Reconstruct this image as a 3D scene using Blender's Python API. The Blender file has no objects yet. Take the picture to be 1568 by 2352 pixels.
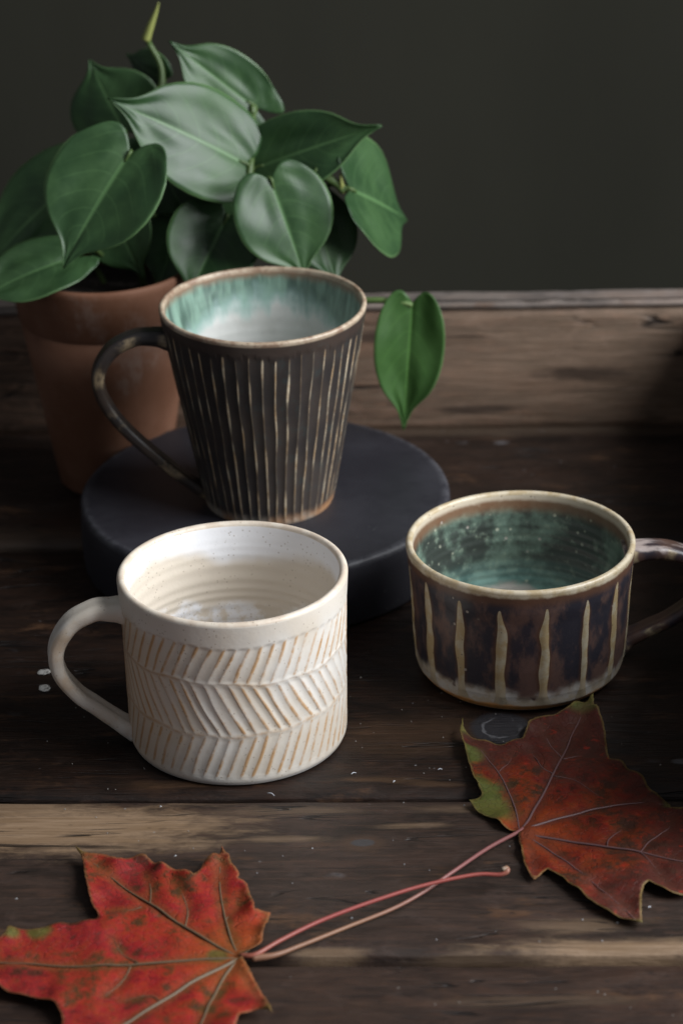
import bpy, bmesh, math, random
import numpy as np
from mathutils import Vector, Matrix, noise as mnoise
from mathutils.geometry import delaunay_2d_cdt

R = math.radians
sc = bpy.context.scene
col = sc.collection

# ------------------------------------------------------------------ camera
CAM_H, PITCH, ROLL, LENS = 0.6, R(26.3), R(1.3), 100.0
FPX = LENS / 36.0 * 2352.0                      # focal length in pixels of a 1568 x 2352 print
fw = Vector((0, math.cos(PITCH), -math.sin(PITCH)))
up0 = Vector((0, math.sin(PITCH), math.cos(PITCH)))
rt0 = Vector((1, 0, 0))
rt = rt0 * math.cos(ROLL) - up0 * math.sin(ROLL)
up = up0 * math.cos(ROLL) + rt0 * math.sin(ROLL)
CAM = Vector((0, 0, CAM_H))
cd = bpy.data.cameras.new('camera')
cam = bpy.data.objects.new('camera', cd)
col.objects.link(cam)
cam.matrix_world = Matrix(((rt.x, up.x, -fw.x, CAM.x), (rt.y, up.y, -fw.y, CAM.y), (rt.z, up.z, -fw.z, CAM.z), (0, 0, 0, 1)))
cd.sensor_fit = 'VERTICAL'
cd.sensor_height = 36.0
cd.sensor_width = 24.0
cd.lens = LENS
cd.clip_start = 0.05
cd.clip_end = 50
cd.dof.use_dof = True
cd.dof.focus_distance = 1.14
cd.dof.aperture_fstop = 9.5
cd.dof.aperture_blades = 0
sc.camera = cam

# ------------------------------------------------------------------ world, window light, exposure
w = bpy.data.worlds.new('World')
sc.world = w
w.use_nodes = True
bg = w.node_tree.nodes['Background']
bg.inputs[0].default_value = (0.88, 0.92, 1.0, 1)
bg.inputs[1].default_value = 0.135

def window_light(name, loc, target, sx, sy, power, colour):
    l = bpy.data.lights.new(name, 'AREA')
    l.shape = 'RECTANGLE'
    l.size, l.size_y = sx, sy
    l.energy = power
    l.color = colour
    o = bpy.data.objects.new(name, l)
    col.objects.link(o)
    o.location = loc
    o.rotation_euler = (Vector(target) - Vector(loc)).to_track_quat('-Z', 'Y').to_euler()
    return o
window_light('window_light', (1.00, 0.78, 0.76), (0.0, 1.10, 0.05), 0.95, 0.95, 30.0, (0.95, 0.975, 1.0))

sc.view_settings.view_transform = 'Standard'
sc.view_settings.look = 'None'
sc.view_settings.exposure = 0.32
sc.view_settings.gamma = 1.0

# ------------------------------------------------------------------ helpers
def ray(px, py):
    return fw + rt * ((px - 784) / FPX) - up * ((py - 1176) / FPX)
def onz(px, py, z=0.0):
    d = ray(px, py)
    return CAM + d * ((z - CAM.z) / d.z)
def ony(px, py, y):
    d = ray(px, py)
    return CAM + d * ((y - CAM.y) / d.y)

def tag(o, label=None, cat=None, group=None, kind=None):
    if label: o['label'] = label
    if cat: o['category'] = cat
    if group: o['group'] = group
    if kind: o['kind'] = kind
    return o
def empty(name, loc, rz=0.0):
    o = bpy.data.objects.new(name, None)
    o.empty_display_size = 0.02
    o.location = loc
    o.rotation_euler = (0, 0, rz)
    col.objects.link(o)
    return o
def link(name, me, mat=None, parent=None, loc=None):
    o = bpy.data.objects.new(name, me)
    if mat: me.materials.append(mat)
    if parent: o.parent = parent
    if loc is not None: o.location = loc
    col.objects.link(o)
    return o
def smooth(me):
    me.polygons.foreach_set('use_smooth', [True] * len(me.polygons))
def mesh_np(name, verts, faces, attrs=None, do_smooth=True):
    me = bpy.data.meshes.new(name)
    me.from_pydata([tuple(v) for v in verts], [], faces)
    me.update()
    if do_smooth: smooth(me)
    for k, a in (attrs or {}).items():
        at = me.attributes.new(k, 'FLOAT', 'POINT')
        at.data.foreach_set('value', np.asarray(a, dtype=np.float32).ravel())
    return me
def spline(pts, n):
    """Catmull-Rom through pts, n samples"""
    P = [np.array(p, float) for p in pts]
    P = [2 * P[0] - P[1]] + P + [2 * P[-1] - P[-2]]
    m = len(P) - 3
    out = []
    for i in range(n):
        t = i / (n - 1) * m
        k = min(int(t), m - 1)
        f = t - k
        a, b, c, d = P[k], P[k + 1], P[k + 2], P[k + 3]
        out.append(0.5 * ((2 * b) + (-a + c) * f + (2 * a - 5 * b + 4 * c - d) * f * f + (-a + 3 * b - 3 * c + d) * f ** 3))
    return np.array(out)
def tube_mesh(name, pts, radii, n=24, seg=10, cap=True):
    P = spline(pts, n)
    rr = np.interp(np.linspace(0, 1, n), np.linspace(0, 1, len(radii)), radii)
    T = np.gradient(P, axis=0)
    T /= np.linalg.norm(T, axis=1)[:, None]
    nrm = np.array([0.123, 0.3, 0.9])
    V, Fc = [], []
    tt = []
    for i in range(n):
        b = np.cross(T[i], nrm); b /= np.linalg.norm(b)
        nrm = np.cross(b, T[i])
        for j in range(seg):
            a = 2 * math.pi * j / seg
            V.append(P[i] + rr[i] * (math.cos(a) * b + math.sin(a) * nrm))
            tt.append(i / (n - 1))
    for i in range(n - 1):
        for j in range(seg):
            k = (j + 1) % seg
            Fc.append((i * seg + j, i * seg + k, (i + 1) * seg + k, (i + 1) * seg + j))
    if cap:
        Fc.append(tuple(range(seg))[::-1])
        Fc.append(tuple((n - 1) * seg + j for j in range(seg)))
    return mesh_np(name, V, Fc, {'along': tt})

# ------------------------------------------------------------------ node helper
class G:
    def __init__(self, name):
        self.m = bpy.data.materials.new(name)
        self.m.use_nodes = True
        self.t = self.m.node_tree
        self.bsdf = self.t.nodes['Principled BSDF']
        self.out = self.t.nodes['Material Output']
        self._tc = None
    def put(self, sock, v):
        if hasattr(v, 'is_output') or isinstance(v, bpy.types.NodeSocket):
            self.t.links.new(v, sock)
        elif isinstance(v, (tuple, list)):
            v = tuple(v)
            if sock.type == 'RGBA' and len(v) == 3: v = v + (1,)
            sock.default_value = v
        else:
            sock.default_value = v
    def obj(self):
        if not self._tc: self._tc = self.t.nodes.new('ShaderNodeTexCoord')
        return self._tc.outputs['Object']
    def attr(self, n):
        a = self.t.nodes.new('ShaderNodeAttribute')
        a.attribute_name = n
        return a.outputs['Fac']
    def mapv(self, v, scale=(1, 1, 1), loc=(0, 0, 0), rot=(0, 0, 0)):
        n = self.t.nodes.new('ShaderNodeMapping')
        self.put(n.inputs['Vector'], v)
        n.inputs['Scale'].default_value = scale
        n.inputs['Location'].default_value = loc
        n.inputs['Rotation'].default_value = rot
        return n.outputs[0]
    def comb(self, x, y, z=0.0):
        n = self.t.nodes.new('ShaderNodeCombineXYZ')
        for i, q in enumerate((x, y, z)): self.put(n.inputs[i], q)
        return n.outputs[0]
    def sep(self, v):
        n = self.t.nodes.new('ShaderNodeSeparateXYZ')
        self.put(n.inputs[0], v)
        return n.outputs
    def noise(self, v, scale, detail=4, rough=0.55, dist=0.0):
        n = self.t.nodes.new('ShaderNodeTexNoise')
        self.put(n.inputs['Vector'], v)
        n.inputs['Scale'].default_value = scale
        n.inputs['Detail'].default_value = detail
        n.inputs['Roughness'].default_value = rough
        n.inputs['Distortion'].default_value = dist
        return n.outputs['Fac']
    def voro(self, v, scale, feature='F1', rand=1.0):
        n = self.t.nodes.new('ShaderNodeTexVoronoi')
        n.feature = feature
        self.put(n.inputs['Vector'], v)
        n.inputs['Scale'].default_value = scale
        n.inputs['Randomness'].default_value = rand
        return n.outputs['Distance']
    def math(self, op, a, b=0.0, c=0.0, clamp=False):
        n = self.t.nodes.new('ShaderNodeMath')
        n.operation = op
        n.use_clamp = clamp
        self.put(n.inputs[0], a); self.put(n.inputs[1], b); self.put(n.inputs[2], c)
        return n.outputs[0]
    def step(self, v, lo, hi):
        """smooth 0..1 as v goes lo..hi (either order)"""
        n = self.t.nodes.new('ShaderNodeMapRange')
        n.interpolation_type = 'SMOOTHSTEP'
        self.put(n.inputs['Value'], v)
        if lo < hi:
            n.inputs['From Min'].default_value, n.inputs['From Max'].default_value = lo, hi
            n.inputs['To Min'].default_value, n.inputs['To Max'].default_value = 0, 1
        else:
            n.inputs['From Min'].default_value, n.inputs['From Max'].default_value = hi, lo
            n.inputs['To Min'].default_value, n.inputs['To Max'].default_value = 1, 0
        return n.outputs[0]
    def mix(self, f, a, b, blend='MIX'):
        n = self.t.nodes.new('ShaderNodeMix')
        n.data_type = 'RGBA'
        n.blend_type = blend
        self.put(n.inputs[0], f); self.put(n.inputs[6], a); self.put(n.inputs[7], b)
        return n.outputs[2]
    def ramp(self, f, stops):
        n = self.t.nodes.new('ShaderNodeValToRGB')
        self.put(n.inputs[0], f)
        e = n.color_ramp.elements
        while len(e) < len(stops): e.new(0.5)
        for q, (p, c) in zip(e, stops):
            q.position = p
            q.color = tuple(c) + (1,) if len(c) == 3 else c
        return n.outputs[0]
    def mul(self, a, b): return self.math('MULTIPLY', a, b)
    def add(self, a, b): return self.math('ADD', a, b)
    def bump(self, h, strength=0.3, dist=0.001):
        n = self.t.nodes.new('ShaderNodeBump')
        self.put(n.inputs['Height'], h)
        n.inputs['Strength'].default_value = strength
        n.inputs['Distance'].default_value = dist
        self.t.links.new(n.outputs[0], self.bsdf.inputs['Normal'])
        return n.outputs[0]
    def fin(self, colour, rough=0.5, spec=0.5, **kw):
        self.put(self.bsdf.inputs['Base Color'], colour)
        self.put(self.bsdf.inputs['Roughness'], rough)
        self.put(self.bsdf.inputs['Specular IOR Level'], spec)
        for k, v in kw.items(): self.put(self.bsdf.inputs[k], v)
        return self.m

def ellipse_mask(g, X, Y, cx, cy, rx, ry, wob, soft=0.5):
    """1 inside a ragged ellipse in plank coordinates"""
    dx = g.math('DIVIDE', g.math('SUBTRACT', X, cx), rx)
    dy = g.math('DIVIDE', g.math('SUBTRACT', Y, cy), ry)
    d = g.math('SQRT', g.add(g.mul(dx, dx), g.mul(dy, dy)))
    return g.step(g.add(d, wob), 1.0 + soft * 0.5, 1.0 - soft * 0.5)

# ------------------------------------------------------------------ wood
def wood_mat(name, base=(0.022, 0.014, 0.010), mid=(0.050, 0.032, 0.022), worn_col=(0.20, 0.135, 0.085), seed=0.0, worn=0.0,
             patches=(), knots=(), grainx=20.0, rough=0.52, specks=True, marks=(), darks=()):
    g = G(name)
    P = g.obj()
    Q = g.mapv(P, (1, 1, 1), (seed, seed * 1.7, 0))
    s = g.sep(P)
    X, Y = s[0], s[1]
    warp = g.noise(g.mapv(Q, (5, 14, 14)), 1.0, 3)
    long = g.noise(g.mapv(Q, (grainx, 70, 60)), 1.0, 6, 0.66, 0.9)       # streaks along the plank
    fine = g.noise(g.mapv(Q, (28, 620, 300)), 1.0, 5, 0.65)              # fine grain lines
    big = g.noise(g.mapv(Q, (7, 17, 17)), 1.0, 5, 0.6)
    c = g.mix(g.step(long, 0.32, 0.70), base, mid)
    c = g.mix(g.mul(g.step(big, 0.50, 0.72), 0.75), c, (mid[0] * 1.25, mid[1] * 1.08, mid[2] * 1.0))
    c = g.mix(g.mul(g.step(fine, 0.52, 0.70), 0.45), c, (mid[0] * 1.9, mid[1] * 1.6, mid[2] * 1.35))
    c = g.mix(g.mul(g.step(fine, 0.46, 0.30), 0.65), c, (base[0] * 0.4, base[1] * 0.4, base[2] * 0.45))
    sm = g.noise(g.mapv(Q, (55, 90, 60), (9, 4, 0)), 1.0, 5, 0.7, 0.8)
    c = g.mix(g.mul(g.step(sm, 0.53, 0.68), 0.60), c, (mid[0] * 1.2 + 0.006, mid[1] * 1.2 + 0.006, mid[2] * 1.25 + 0.006))
    # reddish-brown rubs
    rub = g.noise(g.mapv(Q, (24, 70, 40), (3, 1, 0)), 1.0, 5, 0.7)
    rubm = g.mul(g.step(rub, 0.55, 0.68), g.step(big, 0.40, 0.58))
    c = g.mix(g.mul(rubm, 0.7), c, (0.105, 0.052, 0.026))
    wn = g.math('SUBTRACT', g.noise(g.mapv(Q, (22, 120, 60)), 1.0, 6, 0.65, 0.4), 0.5)
    rag = g.math('SUBTRACT', g.noise(g.mapv(Q, (80, 210, 100)), 1.0, 5, 0.75, 0.6), 0.5)
    wn2 = g.add(g.add(g.mul(wn, 2.0), g.mul(rag, 1.5)), g.mul(g.math('SUBTRACT', fine, 0.5), 0.6))
    c = g.mix(g.mul(g.step(rag, 0.03, 0.14), 0.55), c, (mid[0] * 1.35, mid[1] * 1.25, mid[2] * 1.2))
    c = g.mix(g.mul(g.step(rag, -0.05, -0.2), 0.6), c, (base[0] * 0.6, base[1] * 0.6, base[2] * 0.6))
    mask = None
    for (cx, cy, rx, ry, amt) in patches:
        m = g.mul(ellipse_mask(g, X, Y, cx, cy, rx, ry, wn2, 1.1), amt)
        mask = m if mask is None else g.math('MAXIMUM', mask, m)
    if mask is not None:
        wc = g.mix(g.step(fine, 0.35, 0.65), (worn_col[0] * 0.72, worn_col[1] * 0.68, worn_col[2] * 0.62), worn_col)
        c = g.mix(mask, c, wc)
    for (cx, cy, rx, ry) in darks:
        c = g.mix(g.mul(ellipse_mask(g, X, Y, cx, cy, rx, ry, wn2, 1.3), 0.75), c, (0.028, 0.017, 0.012))
    for (cx, cy, rx, ry) in knots:
        k = ellipse_mask(g, X, Y, cx, cy, rx, ry, g.mul(wn, 0.5), 0.35)
        k2 = ellipse_mask(g, X, Y, cx, cy, rx * 1.9, ry * 2.1, g.mul(wn, 0.8), 0.8)
        c = g.mix(g.mul(k2, 0.55), c, (0.075, 0.042, 0.026))
        c = g.mix(k, c, (0.05, 0.045, 0.045))
    for (cx, cy, rx, ry) in marks:                       # charred, scratched round stain
        k = ellipse_mask(g, X, Y, cx, cy, rx, ry, g.mul(wn, 0.3), 0.25)
        c = g.mix(k, c, (0.022, 0.021, 0.024))
        dx = g.math('DIVIDE', g.math('SUBTRACT', X, cx), rx)
        dy = g.math('DIVIDE', g.math('SUBTRACT', Y, cy), ry)
        wv = g.mul(g.math('SUBTRACT', g.noise(g.mapv(Q, (90, 90, 90)), 1.0, 3), 0.5), 0.7)
        d = g.add(g.math('SQRT', g.add(g.mul(dx, dx), g.mul(dy, dy))), wv)
        ring = g.mul(g.step(g.math('ABSOLUTE', g.math('SUBTRACT', d, 0.62)), 0.07, 0.0), g.step(g.noise(g.mapv(Q, (60, 60, 60)), 1.0, 2), 0.45, 0.6))
        scr = g.mul(g.step(g.noise(g.mapv(Q, (700, 90, 200), rot=(0, 0, 0.9)), 1.0, 2), 0.66, 0.75), k)
        c = g.mix(g.mul(g.math('MAXIMUM', ring, g.mul(scr, 0.5)), 0.6), c, (0.16, 0.16, 0.17))
    if specks:
        v = g.voro(g.mapv(Q, (1, 1, 1)), 150)
        sel = g.step(g.noise(g.mapv(Q, (40, 40, 40)), 1.0, 2), 0.56, 0.66)
        sp = g.mul(g.step(v, 0.10, 0.05), sel)
        c = g.mix(g.mul(sp, 0.5), c, (0.30, 0.30, 0.31))
        v2 = g.voro(g.mapv(Q, (0.55, 1, 1), (5, 2, 0)), 85)
        sel2 = g.step(g.noise(g.mapv(Q, (19, 19, 19), (8, 0, 0)), 1.0, 3), 0.58, 0.66)
        c = g.mix(g.mul(g.mul(g.step(v2, 0.24, 0.10), sel2), 0.55), c, (0.16, 0.155, 0.165))
        dots = g.step(g.voro(g.mapv(Q, (0.6, 1, 1), (1, 7, 0)), 210), 0.16, 0.08)
        c = g.mix(g.mul(g.mul(dots, g.step(big, 0.45, 0.6)), 0.6), c, (0.006, 0.005, 0.005))
    crn = g.noise(g.mapv(Q, (5, 75, 30), (2, 6, 0)), 1.0, 3, 0.5, 0.35)
    crk = g.mul(g.step(g.math('ABSOLUTE', g.math('SUBTRACT', crn, 0.5)), 0.011, 0.003), g.step(g.noise(g.mapv(Q, (16, 30, 20), (7, 7, 0)), 1.0, 2), 0.50, 0.60))
    c = g.mix(g.mul(crk, 0.85), c, (0.004, 0.003, 0.003))
    h = g.add(g.add(g.mul(fine, 0.5), g.mul(crk, -1.2)), g.add(g.mul(long, 0.9), g.mul(wn, 0.5)))
    g.bump(h, 0.7, 0.0014)
    rr = g.add(rough, g.mul(g.math('SUBTRACT', long, 0.5), 0.25))
    return g.fin(c, rr, 0.35)

def plank_mesh(name, x0, x1, y0, y1, z0, z1, bev=0.0022, nx=90, ny=14, seed=0, worn_front=0.0):
    """a plank whose long edges are rounded and nicked"""
    rng = random.Random(seed)
    ys = [y0, y0 + bev * 0.3, y0 + bev, y0 + bev * 2.2] + [y0 + (y1 - y0) * t for t in np.linspace(0.08, 0.92, ny)] + [y1 - bev * 2.2, y1 - bev, y1 - bev * 0.3, y1]
    V, Fc = [], []
    m = len(ys) + 2
    for i in range(nx + 1):
        x = x0 + (x1 - x0) * i / nx
        for j in range(m):
            if j == 0: V.append((x, y0, z0)); continue
            if j == m - 1: V.append((x, y1, z0)); continue
            y = ys[j - 1]
            e = min(y - y0, y1 - y)
            drop = 0.0
            if e < bev * 2.2: drop = bev * (1 - min(1, e / (bev * 2.2))) ** 2
            nz = mnoise.noise(Vector((x * 28 + seed, y * 60, seed))) * 0.00055
            if e < bev * 2.5:
                nz += min(0, mnoise.noise(Vector((x * 90 + seed, y * 8, 2.0 + seed))) * 0.0016 + 0.0003)
            yy = y
            if j in (1,): yy = y + mnoise.noise(Vector((x * 60, seed, 0))) * 0.0006
            if j == m - 2: yy = y + mnoise.noise(Vector((x * 60, seed, 5))) * 0.0006
            V.append((x, yy, z1 - drop + nz))
    for i in range(nx):
        for j in range(m - 1):
            a = i * m + j
            Fc.append((a, a + m, a + m + 1, a + 1))
        Fc.append((i * m + m - 1, i * m + m * 2 - 1, (i + 1) * m, i * m))
    Fc.append(tuple(range(m)))
    Fc.append(tuple(nx * m + j for j in range(m))[::-1])
    return mesh_np(name, V, Fc)

table = tag(empty('tabletop', (0, 0.9592, 0), R(-1.95)), kind='structure')
def tl(px, py):                                   # picture point on the table -> plank coordinates
    p = onz(px, py) - Vector((0, 0.9592, 0))
    a = R(1.95)
    return (p.x * math.cos(a) - p.y * math.sin(a), p.x * math.sin(a) + p.y * math.cos(a))
def patch(px, py, rx, ry, amt):
    a = tl(px, py)
    return (a[0], a[1], rx, ry, amt)
def knot(px, py, rx, ry):
    a = tl(px, py)
    return (a[0], a[1], rx, ry)

m_front = wood_mat('wood_front_plank', (0.0152, 0.0086, 0.0065), (0.0358, 0.0196, 0.0130), seed=3.1,
                   patches=[patch(1250, 2300, 0.03, 0.003, 0.2)])
m_worn = wood_mat('wood_worn_plank', (0.0179, 0.0118, 0.0090), (0.0412, 0.0251, 0.0187), (0.26, 0.175, 0.11), seed=7.7,
                  patches=[patch(170, 1905, 0.056, 0.0155, 1.0), patch(-60, 1862, 0.05, 0.008, 0.8), patch(620, 1868, 0.030, 0.003, 0.25), patch(1120, 1860, 0.03, 0.003, 0.3),
                           patch(650, 1930, 0.016, 0.0022, 0.42), patch(950, 1900, 0.012, 0.0018, 0.4),
                           patch(1450, 2180, 0.045, 0.0050, 0.85), patch(1150, 2196, 0.030, 0.0020, 0.35), patch(760, 2188, 0.013, 0.0022, 0.6), patch(1330, 2130, 0.02, 0.004, 0.35)],
                  knots=[knot(833, 1940, 0.0045, 0.0026)])
m_main = wood_mat('wood_dark_plank', (0.0062, 0.0036, 0.0027), (0.0204, 0.0098, 0.0058), (0.0880, 0.0480, 0.0240), seed=1.3, rough=0.47,
                  patches=[patch(960, 1690, 0.035, 0.014, 0.28), patch(880, 1790, 0.016, 0.002, 0.5), patch(420, 1800, 0.02, 0.0025, 0.35), patch(990, 1800, 0.012, 0.0018, 0.5)],
                  marks=[knot(1150, 1672, 0.0125, 0.0125)])
m_back = wood_mat('wood_back_plank', (0.0099, 0.0059, 0.0043), (0.0269, 0.0149, 0.0097), (0.0960, 0.0680, 0.0480), seed=5.9, rough=0.55,
                  patches=[patch(60, 1240, 0.06, 0.010, 0.40), patch(60, 950, 0.06, 0.012, 0.5), patch(1180, 992, 0.12, 0.006, 0.6)])

gap = 0.0022
zones = [('plank', -0.27, -0.109, 0.0, m_front, 11), ('plank', -0.109, 0.0, 0.0008, m_worn, 12), ('plank', 0.0, 0.2215, 0.0, m_main, 13), ('plank', 0.2215, 0.40, 0.0006, m_back, 14)]
planks = []
for nm, a, b, dz, mt, sd in zones:
    planks.append(link(nm, plank_mesh(nm, -0.42, 0.42, a + gap, b - gap, -0.018, dz, 0.0026 if sd != 12 else 0.0020, seed=sd), mt, table))
# dark board below the gaps
gd = G('dark_underside'); gd.fin((0.006, 0.005, 0.005), 0.9)
link('underlay', plank_mesh('underlay', -0.41, 0.41, -0.26, 0.39, -0.03, -0.0185, seed=3), gd.m, table)

# ------------------------------------------------------------------ backboard, and an unseen panel added at right to cast shade
m_board = wood_mat('wood_backboard', (0.050, 0.030, 0.020), (0.170, 0.108, 0.074), (0.26, 0.19, 0.14), seed=9.2, rough=0.6, specks=False,
                   patches=[(0.13, 0.035, 0.14, 0.04, 0.5)], grainx=9.0, darks=[(0.124, 0.031, 0.020, 0.0035), (0.02, 0.052, 0.018, 0.003), (0.07, 0.012, 0.025, 0.002)])
m_boardtop = wood_mat('wood_backboard_top', (0.0960, 0.0800, 0.0720), (0.1600, 0.1360, 0.1200), (0.2400, 0.2080, 0.1840), seed=2.2, rough=0.65, specks=False)
m_blocker = wood_mat('wood_shadow_blocker', (0.035, 0.024, 0.018), (0.08, 0.055, 0.04), seed=4.4, rough=0.6, specks=False)
BY = 1.306
tray = tag(empty('wooden_backboard', (0, BY, -0.0012), R(-1.2)), 'weathered brown wooden board standing upright along the back of the table', 'board')
def board_mesh(name, L0, L1, hgt, th, seed):
    """built lying (x along, y up the board, z out) so the grain runs lengthwise, then stood up by the object's rotation"""
    return plank_mesh(name, L0, L1, 0.0, hgt, -th, 0.0, 0.0022, seed=seed, nx=80, ny=12)
bp = link('back_panel', board_mesh('back_panel', -0.40, 0.195, 0.0662, 0.017, 21), m_board, tray)
bp.rotation_euler = (R(90), 0, 0)
cp = link('top_strip', plank_mesh('top_strip', -0.40, 0.195, 0.0, 0.0165, -0.0035, 0.0, 0.0012, seed=22, ny=5), m_boardtop, tray, (0, 0.0003, 0.0700))
def blocker_mesh(name, prof, th):
    """added shadow-casting panel, top edge arched to shape its shadow; prof = (distance forward of the backboard, height)"""
    P = [(q[0], q[1]) for q in spline(prof, 40)]
    n = len(P)
    V, Fc = [], []
    for z in (0.0, -th):
        V += [(x, 0.0, z) for x, h in P] + [(x, h - (0.0 if z else 0.0), z) for x, h in P]
    for i in range(n - 1):
        Fc.append((i, i + 1, n + i + 1, n + i))
        Fc.append((2 * n + i, 3 * n + i, 3 * n + i + 1, 2 * n + i + 1))
        Fc.append((n + i, n + i + 1, 3 * n + i + 1, 3 * n + i))
        Fc.append((i, 2 * n + i, 2 * n + i + 1, i + 1))
    Fc.append((0, n, 3 * n, 2 * n)); Fc.append((n - 1, 3 * n - 1, 4 * n - 1, 2 * n - 1))
    return mesh_np(name, V, Fc, None, False)
sp = link('shadow_blocker', blocker_mesh('shadow_blocker', [(0.0, 0.0655), (0.05, 0.072), (0.14, 0.074), (0.22, 0.076), (0.29, 0.098), (0.35, 0.130), (0.395, 0.120), (0.405, 0.012)], 0.016), m_blocker, tray)  # out of view; added and profiled for the shadow it throws leftwards
sp.rotation_euler = (R(90), 0, R(-90))
sp.location = (0.182, -0.0005, 0)

# ------------------------------------------------------------------ backdrop wall
g = G('olive_backdrop')
P = g.obj()
n1 = g.noise(g.mapv(P, (1.7160, 1.7160, 0.9360)), 1.0, 4)
n2 = g.noise(g.mapv(P, (9, 9, 3)), 1.0, 4)
c = g.mix(g.step(n1, 0.35, 0.65), (0.0180, 0.0174, 0.0122), (0.0262, 0.0254, 0.0180))
c = g.mix(g.mul(g.step(n2, 0.5, 0.7), 0.25), c, (0.020, 0.0195, 0.0150))
g.bump(n2, 0.15, 0.01)
g.fin(c, 0.85, 0.2)
V, Fc = [], []
nx, nz = 60, 40
for i in range(nx + 1):
    for j in range(nz + 1):
        x = -2.0 + 4.0 * i / nx
        z = -1.2 + 3.0 * j / nz
        V.append((x, 2.05 + 0.006 * math.sin(x * 7.3 + 0.6 * math.sin(z * 2)) + 0.004 * math.sin(x * 17 + z), z))
for i in range(nx):
    for j in range(nz):
        a = i * (nz + 1) + j
        Fc.append((a, a + nz + 1, a + nz + 2, a + 1))
tag(link('backdrop_wall', mesh_np('backdrop_wall', V, Fc), g.m), kind='structure')

# ------------------------------------------------------------------ small marks on the table
gw = G('white_paint')
P = gw.obj()
gw.fin(gw.mix(gw.step(gw.noise(P, 900, 3), 0.52, 0.68), (0.62, 0.60, 0.56), (0.10, 0.09, 0.085)), 0.7)
gw.bump(gw.noise(P, 700, 3), 0.4, 0.0004)
def chip(px, py, rx, ry, seed, name='paint_spot'):
    rng = random.Random(seed)
    a = tl(px, py)
    n = 16
    V = [(0, 0, 0.00035)]
    for ring, zz, sc_ in ((0, 0.0003, 0.75), (1, 0.0, 1.0)):
        for k in range(n):
            t = 2 * math.pi * k / n
            r = sc_ * (1 + 0.13 * math.sin(2 * t + seed) + 0.08 * math.sin(5 * t + 2 * seed))
            V.append((rx * r * math.cos(t), ry * r * math.sin(t), zz))
    Fc = []
    for k in range(n):
        k2 = (k + 1) % n
        Fc.append((0, 1 + k, 1 + k2))
        Fc.append((1 + k, 1 + n + k, 1 + n + k2, 1 + k2))
    me = mesh_np(name, V, Fc)
    return link(name, me, gw.m, planks[2] if py < 1833 else planks[1], (a[0], a[1], 0.0004 + (0 if py < 1833 else 0.0008)))
chip(102, 1545, 0.0026, 0.0026, 1)
chip(103, 1582, 0.0027, 0.0027, 4)
# lint fibres
gl = G('lint'); gl.fin((0.55, 0.57, 0.62), 0.8)
rng = random.Random(8)
fib = [(622, 1829, 0.0017, -0.6), (812, 1781, 0.0011, 0.5), (1010, 1772, 0.0009, 0.2), (905, 1800, 0.0007, 1.0), (1490, 2093, 0.0006, 0.3)]
for px, py, ln, an in fib:
    a = tl(px, py)
    me = tube_mesh('lint_fibre', [(-ln, 0, 0), (0, ln * 0.25, 0.0003), (ln, 0, 0)], [0.00016, 0.00022, 0.00014], 8, 5)
    o = link('lint_fibre', me, gl.m, planks[2] if py < 1833 else planks[1], (a[0], a[1], 0.0009 + (0 if py < 1833 else 0.0008)))
    o.rotation_euler = (0, 0, an)
# tiny pale flakes scattered over the boards, too small to pick apart
for pl, (y0, y1), zz, cnt, sd in ((planks[1], (-0.105, -0.004), 0.0011, 46, 3), (planks[2], (0.004, 0.10), 0.0004, 60, 5), (planks[0], (-0.19, -0.115), 0.0004, 30, 6)):
    rng = random.Random(sd)
    V, Fc = [], []
    for k in range(cnt):
        x, y = rng.uniform(-0.13, 0.13), rng.uniform(y0, y1)
        r = rng.choice((0.00016, 0.0002, 0.00028, 0.0004 if sd == 3 else 0.0002, 0.0008 if sd == 3 and k % 3 == 0 else 0.00018))
        b = len(V)
        a0 = rng.uniform(0, 3)
        for q in range(6):
            t = a0 + q * math.pi / 3
            rr_ = r * rng.uniform(0.6, 1.25)
            V.append((x + 1.6 * rr_ * math.cos(t), y + rr_ * math.sin(t), zz - 0.0003))
        V.append((x, y, zz + 0.0002))
        for q in range(6): Fc.append((b + q, b + (q + 1) % 6, b + 6))
    gf = G('pale_flake'); gf.fin((0.32, 0.32, 0.33) if sd == 3 else (0.30, 0.28, 0.26), 0.85)
    tag(link('paint_flakes', mesh_np('paint_flakes', V, Fc, None, False), gf.m, pl), kind='stuff')

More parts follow.
